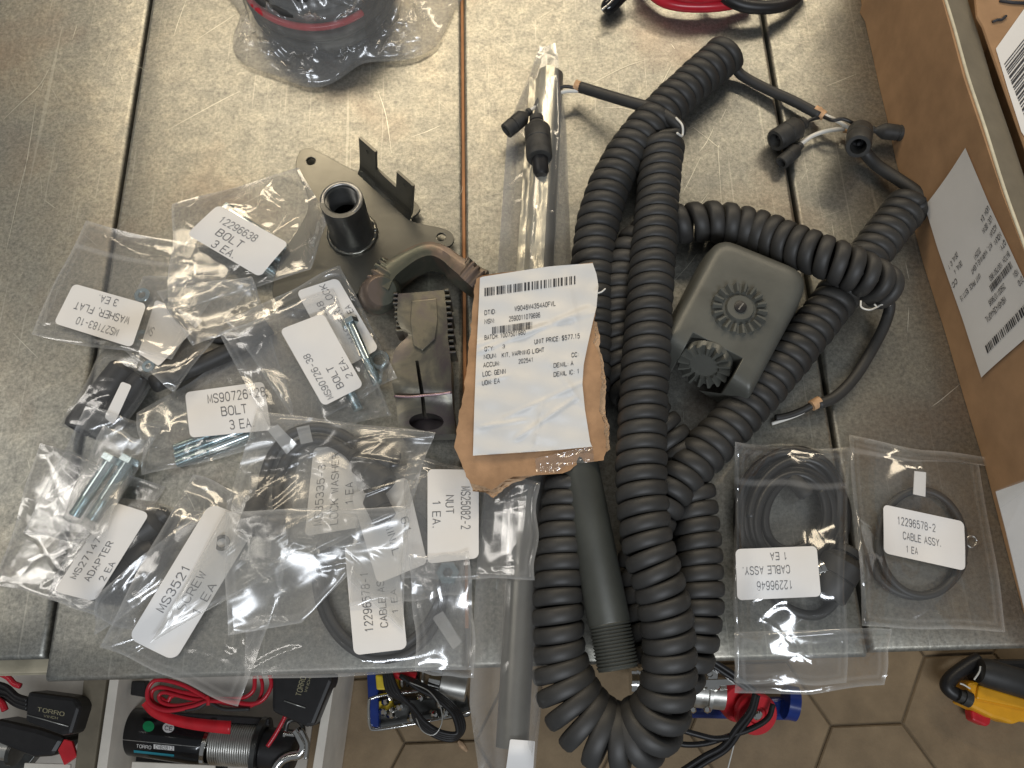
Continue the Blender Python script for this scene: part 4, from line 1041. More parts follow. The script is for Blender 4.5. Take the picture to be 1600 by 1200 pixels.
# lock washer + bolt bags
def c_lock():
    washer('lock washer at the lower right of the washer bag beside the clamp arm', (593, 562), .0085, .0052, .002)
bag('parts_bag', 'clear bag with tilted lock washer label behind the MS90726-38 label', [(352, 502), (531, 416), (622, 592), (470, 672)], c_lock, 29, .003, .0026, 30, 'film', group=GB,
    stickers=[([(530, 580), (463, 455), (527, 434), (592, 545)], [('-48', .62, .80, .42, .14), ('WASHER, LOCK', .22, .98, .68, .15), ('2 EA', .45, .64, .93, .13)], {})])
def c_bolts38():
    bolt('zinc bolt right of the label MS90726-38', (545, 500), (590, 600), .0042, thread=.4)
    bolt('zinc bolt under the lower edge of the label MS90726-38', (500, 520), (560, 640), .0042, thread=.4)
bag('parts_bag', 'clear bag of two bolts with steep label MS90726-38, right of centre of the pile', [(342, 520), (522, 452), (612, 650), (430, 690)], c_bolts38, 30, .003, .0028, 40, 'film', group=GB,
    stickers=[([(505, 635), (437, 515), (505, 489), (568, 603)], [('MS90726-38', .04, .62, .30, .14), ('BOLT', .10, .38, .62, .15), ('2 EA.', .16, .42, .90, .14)], {})])
# milky bag with two cables
def c_milky():
    Z = drape(2, 6)
    def zz(x, y, r): 
        p = P(x, y, .02); return float(hget(Z, p[0], p[1])) + r
    def pth(pts, r): return [(x, y, zz(x, y, r)) for x, y in pts]
    A_ = empty('cable_assembly', label='black cable with boots in the milky bag, upper arc nearer the split arm', cat='cable')
    B_ = empty('cable_assembly', label='black cable with boots in the milky bag, lower inner arc', cat='cable')
    r = .0042
    o1 = tube('cable', pth([(556, 690), (520, 672), (486, 668), (452, 680), (428, 706), (414, 740), (408, 776)], r), r, MT['rubber'], A_)
    o2 = tube('cable', pth([(552, 712), (520, 692), (486, 688), (458, 704), (440, 734), (434, 768), (436, 800)], r), r * 1.05, MT['rubber'], B_)
    connector(A_, P(553, 688, zz(553, 688, .006)), P(616, 722, zz(616, 722, .010)), .0080, style='big')
    connector(B_, P(548, 708, zz(548, 708, .006)), P(604, 758, zz(604, 758, .008)), .0085, style='big')
    connector(A_, P(409, 768, zz(409, 768, .005)), P(384, 832, zz(384, 832, .006)), .0066, style='big')
    connector(B_, P(436, 794, zz(436, 794, .005)), P(426, 838, zz(426, 838, .006)), .0060, style='big')
    connector(B_, P(575, 760, zz(575, 760, .006)), P(602, 812, zz(602, 812, .006)), .0078, style='barrel')
    for par, q in ((A_, [(418, 672), (434, 663), (464, 694), (448, 710)]), (B_, [(463, 668), (483, 664), (489, 690), (470, 694)])):
        w = [P(x, y, zz(x, y, .0095)) for x, y in q]; v, f = prism_geo([tuple(k) for k in w], [tuple(k - np.array([0, 0, .001])) for k in w])
        mesh_obj('marker_sleeve', v, f, MT['tagclear'], par, False)
    for p in (A_, B_): stamp(*[c for c in p.children])
bag('parts_bag', 'large milky bag with two booted black cables, front middle of the pile', [(398, 640), (678, 678), (640, 795), (235, 1002)], c_milky, 31, .003, .0032, 46, 'film2', group=GB, mids=dict(l=[(352, 800)], b=[(420, 900)]), lift=.005)
bag('parts_bag', 'loose clear film over the cable assembly label, front middle', [(350, 800), (640, 790), (628, 985), (355, 992)], None, 32, .003, .0034, 40, 'film2', group=GB, mids=dict(b=[(470, 975), (540, 900)]))
bag('parts_bag', 'clear film beside the long sleeve below the nut bag', [(640, 870), (735, 862), (742, 1060), (650, 1052)], None, 33, .002, .0030, 22, 'film', group=GB)

# =================================================================== cable bags, lower right
def c_646():
    t = empty('cable_assembly', label='thick bundle of looped black cable with metal plug in the larger right bag', cat='cable')
    z = .004; ro = random.Random(3); os_ = []
    for k in range(10):
        os_.append(tube('cable', loop_path(1238 + ro.uniform(-7, 8), 806 + ro.uniform(-8, 8), 86 - 4.2 * k + ro.uniform(-5, 5), 96 - 3.6 * k + ro.uniform(-6, 6), -90 + 50 * k, 275 + 50 * k, z + .0015 * (k % 3) * 2 + .0025 * (k // 3), 44, 5, k, .25), .0034, MT['wireblk'], t, 10, 2))
    os_.append(tube('cable', rested([(1196, 905), (1215, 938), (1248, 958), (1280, 960), (1306, 938), (1322, 905), (1330, 860)], .0035), .0038, MT['rubber'], t))
    connector(t, P(1330, 855, .018), P(1288, 930, .012), .0130, style='big', mat='rubber')
    pl = lathe('metal_plug', P(1276, 892, .018), P(1292, 886, .019), [(0, .006), (.3, .006), (.32, .0075), (.7, .0075), (.72, .005), (1, .005)], MT['chrome'], t, 20)
    for k in range(3): lathe('contact_pin', P(1280, 898 + k * 9, .022), P(1294, 896 + k * 9, .022), [(0, .0013), (.9, .0013), (1, .0008)], MT['chrome'], pl, 8)
    lathe('cable_plug', P(1235, 745, .014), P(1262, 775, .014), [(0, .004), (.2, .0065), (.9, .0065), (1, .005)], MT['rubber2'], t, 20)
    stamp(*[c for c in t.children])
bag('parts_bag', 'clear bag with a big black cable bundle and upside down label 12296646', [(1148, 690), (1328, 702), (1322, 1070), (1146, 1066)], c_646, 34, .004, .0020, 24, 'film3', group=GB, seal=.030,
    stickers=[([(1283, 932), (1152, 938), (1149, 858), (1276, 853)], [('12296646', .34, .76, .34, .16), ('CABLE ASSY.', .35, .92, .64, .15), ('1 EA', .38, .58, .90, .14)], dict(curl=.0008))])
bag('parts_bag', 'empty tail of clear film hanging over the bench edge at lower right', [(1146, 985), (1392, 985), (1384, 1072), (1150, 1080)], None, 36, .002, .0030, 30, 'film3', group=GB, mids=dict(b=[(1270, 1086)]))
def c_578_2():
    t = empty('cable_assembly', label='single loop of black cable with ring terminal in the rightmost bag', cat='cable')
    o1 = tube('cable', loop_path(1440, 848, 66, 84, -200, 185, .0045, 56, 2, 1), .0031, MT['rubber'], t, 10, 2)
    o2 = tube('cable', loop_path(1432, 856, 74, 78, 15, 172, .0036, 36, 2, 3), .0033, MT['rubber'], t, 10, 2)
    rp = [P(1505 + 10 * math.cos(a) * .8, 852 + 9 * math.sin(a), .006) for a in np.linspace(0, 2 * PI, 16)]
    mesh_obj('ring_terminal', *tube_geo(np.array([q + (P(1518, 846, .006) - P(1505, 852, .006)) for q in rp]), .0011, 8), MT['worn'], t)
    q = [P(1429, 736, .012), P(1447, 738, .012), P(1446, 776, .010), P(1427, 772, .010)]
    v, f = prism_geo([tuple(k) for k in q], [tuple(k - np.array([0, 0, .0008])) for k in q]); ms = mesh_obj('marker_sleeve', v, f, MT['paper'], t, False)
    stamp(o1, o2, ms)
bag('parts_bag', 'flat clear bag with one cable loop and label 12296578-2, rightmost', [(1326, 681), (1550, 714), (1574, 986), (1350, 980)], c_578_2, 35, .003, .0018, 22, 'film3', group=GB, seal=.012, mids=dict(t=[(1440, 703)], r=[(1548, 728), (1530, 722)]),
    stickers=[([(1380, 788), (1506, 815), (1508, 892), (1381, 864)], [('12296578-2', .18, .64, .34, .15), ('CABLE ASSY.', .24, .70, .62, .14), ('1 EA', .28, .42, .88, .13)], dict(curl=.001))])

# =================================================================== cardboard tag with shipping label, centre
tagr = empty('cardboard_tag', label='torn kraft cardboard piece with a white shipping label, lying across the cords', cat='cardboard tag')
def ztag(x, y):
    t = (y - 410) / 340; s = (x - 830) / 110
    return .062 - .020 * t + .0025 * math.sin(s * 2.3 + 1) + .0035 * t * s + .0022 * math.sin(y / 42. + s)
def tsurf(x, y, off=0): return P(x, y, ztag(x, y) + off)
def plate_from_poly(poly, surf, th, name, mat, parent, off=0, fill=26, K=14):
    """thin sheet that follows surf, cut to a polygon: scanline strips"""
    bm = bmesh.new(); 
    pts = [(float(a), float(b)) for a, b in poly]
    ys = np.linspace(min(p[1] for p in pts), max(p[1] for p in pts), fill); rows = []
    for y in ys:
        yy = min(max(y, ys[0] + .01), ys[-1] - .01); xs_ = []
        for i in range(len(pts)):
            a, b = pts[i], pts[(i + 1) % len(pts)]
            if (a[1] <= yy) != (b[1] <= yy): xs_.append(a[0] + (b[0] - a[0]) * (yy - a[1]) / (b[1] - a[1]))
        rows.append((min(xs_), max(xs_), yy))
    V = []
    for dz in (0, -th):
        for a, b, y in rows:
            for k in range(K + 1): V.append(surf(a + (b - a) * k / K, y, off + dz))
    n = len(rows); nb = n * (K + 1)
    Fc = [(i * (K + 1) + k, i * (K + 1) + k + 1, (i + 1) * (K + 1) + k + 1, (i + 1) * (K + 1) + k) for i in range(n - 1) for k in range(K)]
    Fc += [tuple(x + nb for x in q[::-1]) for q in Fc]
    bd = [k for k in range(K + 1)] + [i * (K + 1) + K for i in range(1, n)] + [(n - 1) * (K + 1) + k for k in range(K - 1, -1, -1)] + [i * (K + 1) for i in range(n - 2, 0, -1)]
    Fc += [(bd[i], bd[(i + 1) % len(bd)], bd[(i + 1) % len(bd)] + nb, bd[i] + nb) for i in range(len(bd))]
    return autosmooth(fixnormals(mesh_obj(name, V, Fc, mat, parent)), 45)
rt = random.Random(8)
def rough(poly, n, amp, lo=None):
    out = []
    for i in range(len(poly)):
        a, b = poly[i], poly[(i + 1) % len(poly)]; m = max(1, int(math.hypot(b[0] - a[0], b[1] - a[1]) / n))
        for k in range(m):
            t = k / m; out.append((a[0] + (b[0] - a[0]) * t + rt.uniform(-amp, amp), a[1] + (b[1] - a[1]) * t + rt.uniform(-amp, amp)))
    return out
cpoly = [(744, 432), (926, 409), (933, 440), (930, 500), (928, 535), (936, 560), (940, 600), (936, 640), (944, 664), (948, 705), (940, 722), (905, 722), (886, 738), (866, 742), (850, 724), (826, 738), (800, 744), (786, 752), (768, 765), (748, 756), (736, 756), (726, 738), (710, 700), (716, 660), (726, 600), (734, 520)]
plate_from_poly(rough(cpoly, 6, 1.9), tsurf, .0032, 'cardboard', MT['card2'], tagr, -.0002, 70)
lpoly = [(750, 433), (800, 425), (860, 416), (926, 411), (932, 428), (935, 446), (932, 480), (927, 500), (918, 540), (912, 570), (910, 600), (914, 640), (922, 690), (925, 698), (860, 704), (800, 708), (739, 712), (741, 640), (744, 560), (748, 480)]
def lsurf(x, y, off=0):
    cr = .0013 * math.exp(-((y - (540 - (x - 740) * .28)) / 5.) ** 2) + .0010 * math.exp(-((y - (652 - (x - 790) * .45)) / 4.) ** 2) * (1 if x > 785 else .2)
    def ridge(x0, y0, x1, y1, w, h):
        dx, dy = x1 - x0, y1 - y0; L = math.hypot(dx, dy); t = ((x - x0) * dx + (y - y0) * dy) / L; d = ((x - x0) * dy - (y - y0) * dx) / L
        return h * max(0, 1 - abs(d) / w) * max(0, min(1, t / 12, (L - t) / 12))
    cr += ridge(742, 552, 860, 505, 6, .0018) + ridge(860, 505, 928, 478, 7, .0018) + ridge(800, 690, 905, 618, 6, .0016) + ridge(835, 700, 850, 620, 5, .0012) + ridge(740, 600, 800, 585, 5, .001) + ridge(880, 420, 905, 520, 9, .0012) + ridge(745, 668, 830, 655, 5, .0011) + ridge(860, 560, 915, 640, 8, .0012)
    return tsurf(x, y, off + .0022 + cr + .0006 * math.sin(x * .11 + y * .05) + .0006 * math.sin(y * .16 - x * .03))
lb = plate_from_poly(lpoly, lsurf, .0003, 'shipping_label', MT['paper2'], tagr, .0002, 170, 60)
uvw = lambda u, v: tuple(lsurf(u, v, .00052))
sl = -.135
items = [('|', 757, 899, 450, 463, 7, sl), ('|', 769, 832, 511, 522, 9, sl * 1.0),
         ('DTID:', 757, 775, 492, 6.5, sl), ('W9046W4354A0FVL', 804, 868, 486, 7, sl), ('NSN:', 757, 773, 506, 6.5, sl), ('2590011079696', 795, 844, 502, 7, sl),
         ('BATCH: 1007501960', 757, 821, 531, 6.5, sl), ('QTY:', 757, 772, 549, 6.5, sl), ('3', 785, 789, 544, 5, sl), ('UNIT PRICE: $577.15', 835, 906, 537.5, 6.8, sl),
         ('NOUN:', 756, 776, 561, 6.3, sl), ('KIT, WARNING LIGHT', 784, 850, 558.5, 6.5, sl), ('ACCUM:', 755, 781, 574, 6.5, sl), ('202541', 810, 832, 568, 6.3, sl), ('CC:', 893, 904, 558, 6.3, sl),
         ('LOC: GENN', 754, 790, 588, 6.8, sl), ('DEMIL: A', 865, 896, 574.5, 6.5, sl), ('UOM: EA', 753, 781, 602, 6.8, sl), ('DEMIL IC: 1', 865, 904, 588.5, 6.5, sl)]
TH = .92; print_on(lb, items, uvw)
tr_ = [(728, 735), (736, 756), (748, 757), (768, 766), (786, 753), (800, 745), (826, 739), (846, 727)]
def tsurf2(x, y, off=0): return tsurf(x, y, off - .0022 + .0012 * math.sin(x * .9) * math.cos(y * .7))
plate_from_poly(rough(tr_ + [(x + 3, y + 8 + rt.uniform(-3, 4)) for x, y in tr_[::-1]], 3, 1.2), tsurf2, .0010, 'torn_liner', MT['cardtorn'], tagr, -.0004, 26)
tr_ = [(926, 500), (930, 520), (928, 545), (936, 565), (940, 600), (936, 640), (944, 664), (947, 705)]
plate_from_poly(rough([(x - 5, y) for x, y in tr_] + [(x + 5 + rt.uniform(-2, 4), y) for x, y in tr_[::-1]], 4, 1.2), tsurf2, .0012, 'torn_liner', MT['cardtorn'], tagr, -.0004, 50)
# clear packing tape ends at the bottom of the tag
plate_from_poly([(836, 716), (880, 706), (926, 697), (928, 722), (905, 722), (878, 730), (872, 738), (838, 738)], lambda x, y, off=0: tsurf(x, y, off + .0012 + .0012 * math.sin(x * .5 + y * .2) * math.sin(y * .3)), .0002, 'tape_strip', MT['film'], tagr, .0004, 26)
tube('tie_string', [(934, 458, .066), (940, 456, .068), (946, 451, .068)], .0006, MT['wirewht'], tagr)
stamp(*[c for c in tagr.children if c.name.startswith('cardboard')])

# =================================================================== cardboard boxes, right
bx = empty('cardboard_box', label='large open brown cardboard box along the right side with a big tilted label', cat='cardboard box')
basel = [(1335, -60), (1345, 8), (1342, 20), (1350, 34), (1360, 80), (1371, 130), (1385, 185), (1400, 250), (1420, 320), (1444, 410), (1478, 520), (1505, 620), (1540, 740), (1568, 850), (1606, 985), (1640, 1110)]
hB = .110
bw = [P(x, y, .0005) for x, y in basel]
# smooth base line in the world, then a vertical wall with a little outward lean
d = (bw[-1] - bw[0]); d[2] = 0; d /= np.linalg.norm(d); nrm = np.cross(d, [0, 0, 1]); nrm = -nrm if nrm[0] > 0 else nrm    # faces the camera
rows = []
for i, q in enumerate(bw): rows.append((q, q + np.array([0, 0, hB]) - nrm * .004))
V = []; K = 8
for q, t in rows:
    for k in range(K + 1):
        s = k / K; V.append(q * (1 - s) + t * s + nrm * .0012 * math.sin(s * 5 + q[1] * 14))
n1 = len(V); V += [v_ - nrm * .004 for v_ in V]; nr = len(rows)
Fc = [(i * (K + 1) + k, i * (K + 1) + k + 1, (i + 1) * (K + 1) + k + 1, (i + 1) * (K + 1) + k) for i in range(nr - 1) for k in range(K)]
Fc += [tuple(x + n1 for x in q[::-1]) for q in Fc]
bd = [k for k in range(K + 1)] + [i * (K + 1) + K for i in range(1, nr)] + [(nr - 1) * (K + 1) + k for k in range(K - 1, -1, -1)] + [i * (K + 1) for i in range(nr - 2, 0, -1)]
Fc += [(bd[i], bd[(i + 1) % len(bd)], bd[(i + 1) % len(bd)] + n1, bd[i] + n1) for i in range(len(bd))]
bwall = autosmooth(fixnormals(mesh_obj('side_wall', V, Fc, MT['card'], bx)), 50)
tops = [t for q, t in rows]
eg = tube('raw_edge', [tuple(t + np.array([0, 0, .0006]) - nrm * .002) for t in tops], .0013, MT['cardedge'], bx, 6, 4, world=True)
# inner flap folded down inside and box floor
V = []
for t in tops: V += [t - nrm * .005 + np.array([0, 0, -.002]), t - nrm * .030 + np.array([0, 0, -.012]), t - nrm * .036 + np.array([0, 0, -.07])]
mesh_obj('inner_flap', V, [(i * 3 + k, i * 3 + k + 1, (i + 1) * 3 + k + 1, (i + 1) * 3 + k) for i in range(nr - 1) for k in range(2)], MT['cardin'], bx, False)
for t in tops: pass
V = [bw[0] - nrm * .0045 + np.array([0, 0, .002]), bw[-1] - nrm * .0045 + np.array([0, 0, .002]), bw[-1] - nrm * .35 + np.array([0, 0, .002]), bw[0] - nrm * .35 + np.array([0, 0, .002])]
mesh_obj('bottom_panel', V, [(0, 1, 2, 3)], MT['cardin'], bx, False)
for a_, b_ in ((bw[0], 0), (bw[-1], 0)):
    V = [a_, a_ - nrm * .35, a_ - nrm * .35 + np.array([0, 0, hB]), a_ + np.array([0, 0, hB])]; mesh_obj('side_wall', V, [(0, 1, 2, 3)], MT['card'], bx, False)
# label on the wall
wp0 = bw[8]
def wsurf(x, y, off=.0016):
    # nearest wall point: intersect with local wall plane, one refinement along the bent base line
    p = onplane(x, y, wp0, nrm)
    for _ in range(4):
        i = min(range(nr - 1), key=lambda k: abs((bw[k] + bw[k + 1])[1] / 2 - p[1])); a, b = bw[i], bw[i + 1]; dd = b - a; dd[2] = 0; dd /= np.linalg.norm(dd)
        m = np.cross(dd, [0, 0, 1]); m = -m if m[0] > 0 else m; m = m + np.array([0, 0, .036]); m /= np.linalg.norm(m)
        p = onplane(x, y, a, m)
    return p + nrm * off
wq = [(1446, 322), (1505, 231), (1612, 505), (1528, 590)]
def wall_w(u, v, off=.0022):
    q = quadmap(wq)(u, v); 
    c = [onplane(*wq[k], wp0 + nrm * 0, nrm) for k in range(4)]
    p = (c[0] * (1 - u) + c[1] * u) * (1 - v) + (c[3] * (1 - u) + c[2] * u) * v
    # push onto the wall surface at that height
    yy = [b[1] for b in bw]; xx = np.interp(-p[1], [-y for y in yy], [b[0] for b in bw]); hh = p[2] / hB
    r = np.array([xx, p[1], p[2]]) + nrm * (off - .004 * hh + .0012 * math.sin(hh * 5 + p[1] * 14)); return r
G = 24; V = [wall_w(i / G, j / G, .0016) for i in range(G + 1) for j in range(G + 1)]
bl = mesh_obj('shipping_label', V, [(i * (G + 1) + j, i * (G + 1) + j + 1, (i + 1) * (G + 1) + j + 1, (i + 1) * (G + 1) + j) for i in range(G) for j in range(G)], MT['paper'], bx)
# upside-down print; text space s (reading) runs from right-bottom up-left
def wall_t(s, t): return tuple(wall_w(1 - s, 1 - t, .0021))
def invq(x, y):
    q = [np.array(a, float) for a in wq]; u = v = .5
    for _ in range(30):
        f0 = quadmap(q)(u, v) - np.array([x, y]); du = (quadmap(q)(u + 1e-4, v) - quadmap(q)(u, v)) / 1e-4; dv = (quadmap(q)(u, v + 1e-4) - quadmap(q)(u, v)) / 1e-4
        s_ = np.linalg.solve(np.array([du, dv]).T, -f0); u += s_[0]; v += s_[1]
    return u, v
def wtext(strs):
    parts = []
    for s, a, b, h in strs:           # a, b: photo positions of the start and end of the base line; letters' tops point down-right
        (ua, va), (ub, vb) = invq(*a), invq(*b); v_, f_ = text_geo(s, True)
        pts = []
        for x, y in v_:
            pts.append(tuple(wall_w(ua + (ub - ua) * x, va + (vb - va) * x + h * y, .0021)))
        parts.append((pts, f_[:] ))
    return parts
tp = wtext([('UOM: EA', (1541, 328), (1530, 348), .024), ('LOC: GENN', (1545, 344), (1532, 365), .024), ('ACCUM:', (1551, 357), (1542, 373), .024), ('NOUN:', (1557, 370), (1548, 385), .024), ('QTY:', (1563, 382), (1556, 394), .024),
            ('KIT, WARNING LIGHT', (1544, 385), (1516, 427), .024), ('202541', (1528, 392), (1520, 405), .024), ('DEMIL IC: 1', (1496, 398), (1484, 420), .024), ('DEMIL: A', (1502, 412), (1492, 428), .024), ('CC:', (1495, 440), (1487, 452), .024),
            ('UNIT PRICE: $577.15', (1528, 432), (1500, 470), .024), ('BATCH: 1007501960', (1568, 400), (1541, 438), .024), ('NSN:', (1579, 427), (1573, 434), .026), ('2590011079696', (1561, 447), (1540, 475), .026), ('DTID:', (1585, 438), (1579, 447), .026), ('W9046W4354A0FVL', (1562, 466), (1536, 500), .028)])
def wbar(a, b, w, seed):
    (ua, va), (ub, vb) = invq(*a), invq(*b); rnd = random.Random(seed); x = 0; out = []
    while x < 1:
        k = rnd.choice((.012, .012, .022, .03)); x2 = min(1, x + k); q = []
        for xx, hh in ((x, 0), (x2, 0), (x2, w), (x, w)): q.append(tuple(wall_w(ua + (ub - ua) * xx, va + (vb - va) * xx + hh, .0021)))
        out.append((q, [(0, 1, 2, 3)])); x = x2 + rnd.choice((.012, .014, .024))
    return out
tp += wbar((1570, 415), (1541, 452), .035, 3) + wbar((1598, 468), (1536, 542), .040, 6)
v, f = join_geo(tp); mesh_obj('printed_text', v, f, MT['ink'], bl, False); TH = .75
# white sheet hanging at the lower right of the box
sh = [P(1556, 768, .05), P(1612, 748, .07), P(1625, 900, .05), P(1604, 965, .030), P(1590, 905, .035), P(1572, 830, .045)]
V = sh + [q + np.array([.0, 0, -.0006]) for q in sh]; n = len(sh)
hs = fixnormals(mesh_obj('plastic_packet', V, [tuple(range(n)), tuple(range(2 * n - 1, n - 1, -1))] + [(i, (i + 1) % n, (i + 1) % n + n, i + n) for i in range(n)], MT['packet'], None, False)); tag(hs, 'pale translucent packet leaning on the box wall at the right edge', 'plastic packet')
q = [P(1556, 766, .0515), P(1612, 744, .0715), P(1614, 760, .072), P(1562, 795, .050)]
mesh_obj('packet_rim', [tuple(a) for a in q] , [(0, 1, 2, 3)], MT['film2'], hs, False)
# second box with bar code label, upper right
b2 = empty('cardboard_box', label='smaller brown cardboard box at the upper right corner with bar code sticker', cat='cardboard box')
z2 = .1075
c2p = [P(1515, -90, z2), P(1527, 25, z2), P(1536, 40, z2), P(1600, 222, z2), P(1660, 400, z2), P(1800, 380, z2), P(1800, -90, z2)]
v, f = prism_geo([tuple(a) for a in c2p], [(a[0], a[1], .1035) for a in c2p]); o = fixnormals(mesh_obj('box_lid', v, f, MT['card'], b2, False)); bevel(o, .002)
v, f = prism_geo([(a[0] + .030, a[1] - .0, .103) for a in c2p], [(a[0] + .030, a[1], .003) for a in c2p]); fixnormals(mesh_obj('box_body', v, f, MT['card'], b2, False))
def s2(x, y, off=0): return tuple(P(x, y, z2 + .0008 + off))
lab = [(1556, 76), (1600, 14), (1660, -60), (1700, 100), (1625, 250), (1596, 206), (1575, 140)]
v, f = prism_geo([s2(x, y) for x, y in lab], [s2(x, y, -.0006) for x, y in lab]); l2 = fixnormals(mesh_obj('barcode_sticker', v, f, MT['paper'], b2, False))
parts = []; rr = random.Random(4); t = 0
while t < 1:
    w = rr.choice((.02, .035, .05)); a0, a1 = (1569 + 32 * t, 100 + 82 * t), (1569 + 32 * (t + w), 100 + 82 * (t + w))
    parts.append(([s2(a0[0], a0[1], .0003), s2(a0[0] + 38, a0[1] - 48, .0003), s2(a1[0] + 38, a1[1] - 48, .0003), s2(*a1, .0003)], [(0, 1, 2, 3)])); t += w + rr.choice((.015, .03))
v, f = join_geo(parts); mesh_obj('printed_bars', v, f, MT['ink'], l2, False)
v, f = tube_geo(np.array([s2(1551, 34, .0002), s2(1558, 31, .0002), s2(1565, 31, .0002), s2(1572, 25, .0002)]), .0012, 6); mesh_obj('marker_stroke', v, f, MT['ink'], b2)
v, f = tube_geo(np.array([s2(1562, 1, .0002), s2(1582, 4, .0002), s2(1604, 5, .0002)]), .0014, 6); mesh_obj('marker_stroke', v, f, MT['ink'], b2)

# =================================================================== things at the top edge
tb = empty('cable_drum', label='dark round coil of cable with red loops inside the crumpled bag, top of the bench', cat='cable coil')
cdr = P(508, 4, .0); cdr[2] = 0
lathe('black_coil', cdr + np.array([0, 0, .004]), cdr + np.array([0, 0, .070]), [(0, .050), (.1, .062), (.3, .060), (.36, .066), (.5, .063), (.6, .067), (.8, .060), (1, .040), (1, .012)], MT['rubber'], tb, 48)
for k, (r, z, m, a0, a1) in enumerate(((.0700, .040, 'redgloss', 205, 312), (.068, .012, 'rubber', 0, 360), (.069, .028, 'rubber', 0, 360), (.066, .050, 'rubber', 0, 360), (.058, .068, 'redgloss', 258, 285), (.058, .062, 'rubber', 0, 360), (.046, .070, 'rubber', 0, 360))):
    a = np.radians(np.linspace(a0, a1, 50)); mesh_obj('cable_turn', *tube_geo(np.stack([cdr[0] + r * np.cos(a), cdr[1] + r * np.sin(a), z + .002 * np.sin(a * 2)], 1), .0035 if m == 'redgloss' else .0045, 10), MT[m], tb)
# crumpled bag over it
cb = empty('crumpled_bag', label='crumpled clear plastic bag wrapped round the dark cable coil at the top', cat='bag')
rr = random.Random(12); nA, nR = 200, 70; V = []; W5 = Wr(5, 170, .0065); W5.R = [(a, b, c, d * .8, e * .55, f, g) for a, b, c, d, e, f, g in W5.R]
for i in range(nR + 1):
    for j in range(nA):
        a = 2 * PI * j / nA; s = i / nR
        ro = .094 + .012 * math.sin(a * 3 + 1) + .006 * math.sin(a * 7) + (.038 * max(0, math.cos(a + .25)) ** 3) + .016 * max(0, math.cos(a - 3.4)) ** 3
        x = cdr[0] + .004 + ro * s * math.cos(a) * (1 + .02 * math.sin(9 * a)); y = cdr[1] + ro * s * math.sin(a)
        rr_ = s * ro / .080; z = (.072 * max(0, 1 - rr_ ** 2.6) ** .5 if rr_ < 1 else 0) + .014 * (1 - s) ** .3 * 1 + .003
        wv = float(W5(np.array((x - cdr[0]) / .22 + .5), np.array((y - cdr[1]) / .22 + .5)))
        z += max(-.002, wv) * min(1, (1 - s) * 6) + (.016 * math.sin(s * PI) if rr_ > .9 else 0) * (.5 + .5 * math.sin(a * 11 + s * 9))
        V.append((x, y, max(z, .0012)))
Fc = [(i * nA + j, i * nA + (j + 1) % nA, (i + 1) * nA + (j + 1) % nA, (i + 1) * nA + j) for i in range(nR) for j in range(nA)]
mesh_obj('bag_film', V, Fc, MT['filmc'], cb)
t = empty('red_cable', label='thick red cable arc cut off by the top edge', cat='cable')
tube('cable', [(1000, -30, .012), (1030, -2, .012), (1060, 8, .012), (1100, 10, .012), (1140, 6, .012), (1180, -6, .012)], .0058, MT['redgloss'], t)
tube('cable', [(1000, -40, .022), (1040, -14, .022), (1090, -4, .022), (1140, -10, .022)], .0055, MT['redgloss'], t)
t = empty('black_cable', label='thick black cable loop at the top edge right of the red one', cat='cable')
tube('cable', [(1110, -24, .020), (1135, -4, .020), (1165, 9, .018), (1205, 11, .016), (1235, 2, .014), (1262, -24, .012)], .0065, MT['blkm'], t)
t = empty('hook_tool', label='black hook tip poking in at the top edge, left of the red cable', cat='tool')
lathe('tool_tip', P(972, -12, .014), P(944, 18, .008), [(0, .0085), (.8, .0080), (.93, .0065), (1, .003)], MT['blk'], t, 24)
tube('ring_edge', [(940, 16, .016), (952, 6, .019), (966, -10, .022)], .0012, MT['chrome'], t)

# =================================================================== below the bench: boxes and gear on the floor
def Q(x, y, z): return np.array(P(x, y, z))
def slab(name, pxs, z, th, mat, parent, bev=.002):
    t = [tuple(Q(x, y, z)) for x, y in pxs]; v, f = prism_geo(t, [(a, b, c - th) for a, b, c in t]); o = fixnormals(mesh_obj(name, v, f, MT[mat], parent, False))
    if bev: bevel(o, bev)
    return o
# box 2 (open, cream inside) holding the winch
zb = ZF + .002
bxB = empty('open_carton', label='open cream carton under the bench holding the winch with silver rope drum', cat='carton')
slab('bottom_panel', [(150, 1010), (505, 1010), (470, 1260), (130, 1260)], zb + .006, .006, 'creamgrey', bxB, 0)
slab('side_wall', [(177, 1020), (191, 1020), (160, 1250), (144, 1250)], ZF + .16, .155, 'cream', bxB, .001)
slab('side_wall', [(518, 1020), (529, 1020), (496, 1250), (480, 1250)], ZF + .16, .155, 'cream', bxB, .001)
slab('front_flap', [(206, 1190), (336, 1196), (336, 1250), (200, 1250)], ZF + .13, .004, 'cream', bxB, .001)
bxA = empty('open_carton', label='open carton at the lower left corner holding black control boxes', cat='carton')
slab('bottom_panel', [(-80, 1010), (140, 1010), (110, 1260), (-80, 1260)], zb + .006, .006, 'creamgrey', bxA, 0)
slab('side_panel', [(134, 1020), (172, 1020), (140, 1250), (112, 1250)], ZF + .155, .150, 'cardin', bxA, .002)
slab('front_flap', [(38, 1192), (110, 1194), (106, 1250), (30, 1250)], ZF + .14, .004, 'cream', bxA, .001)
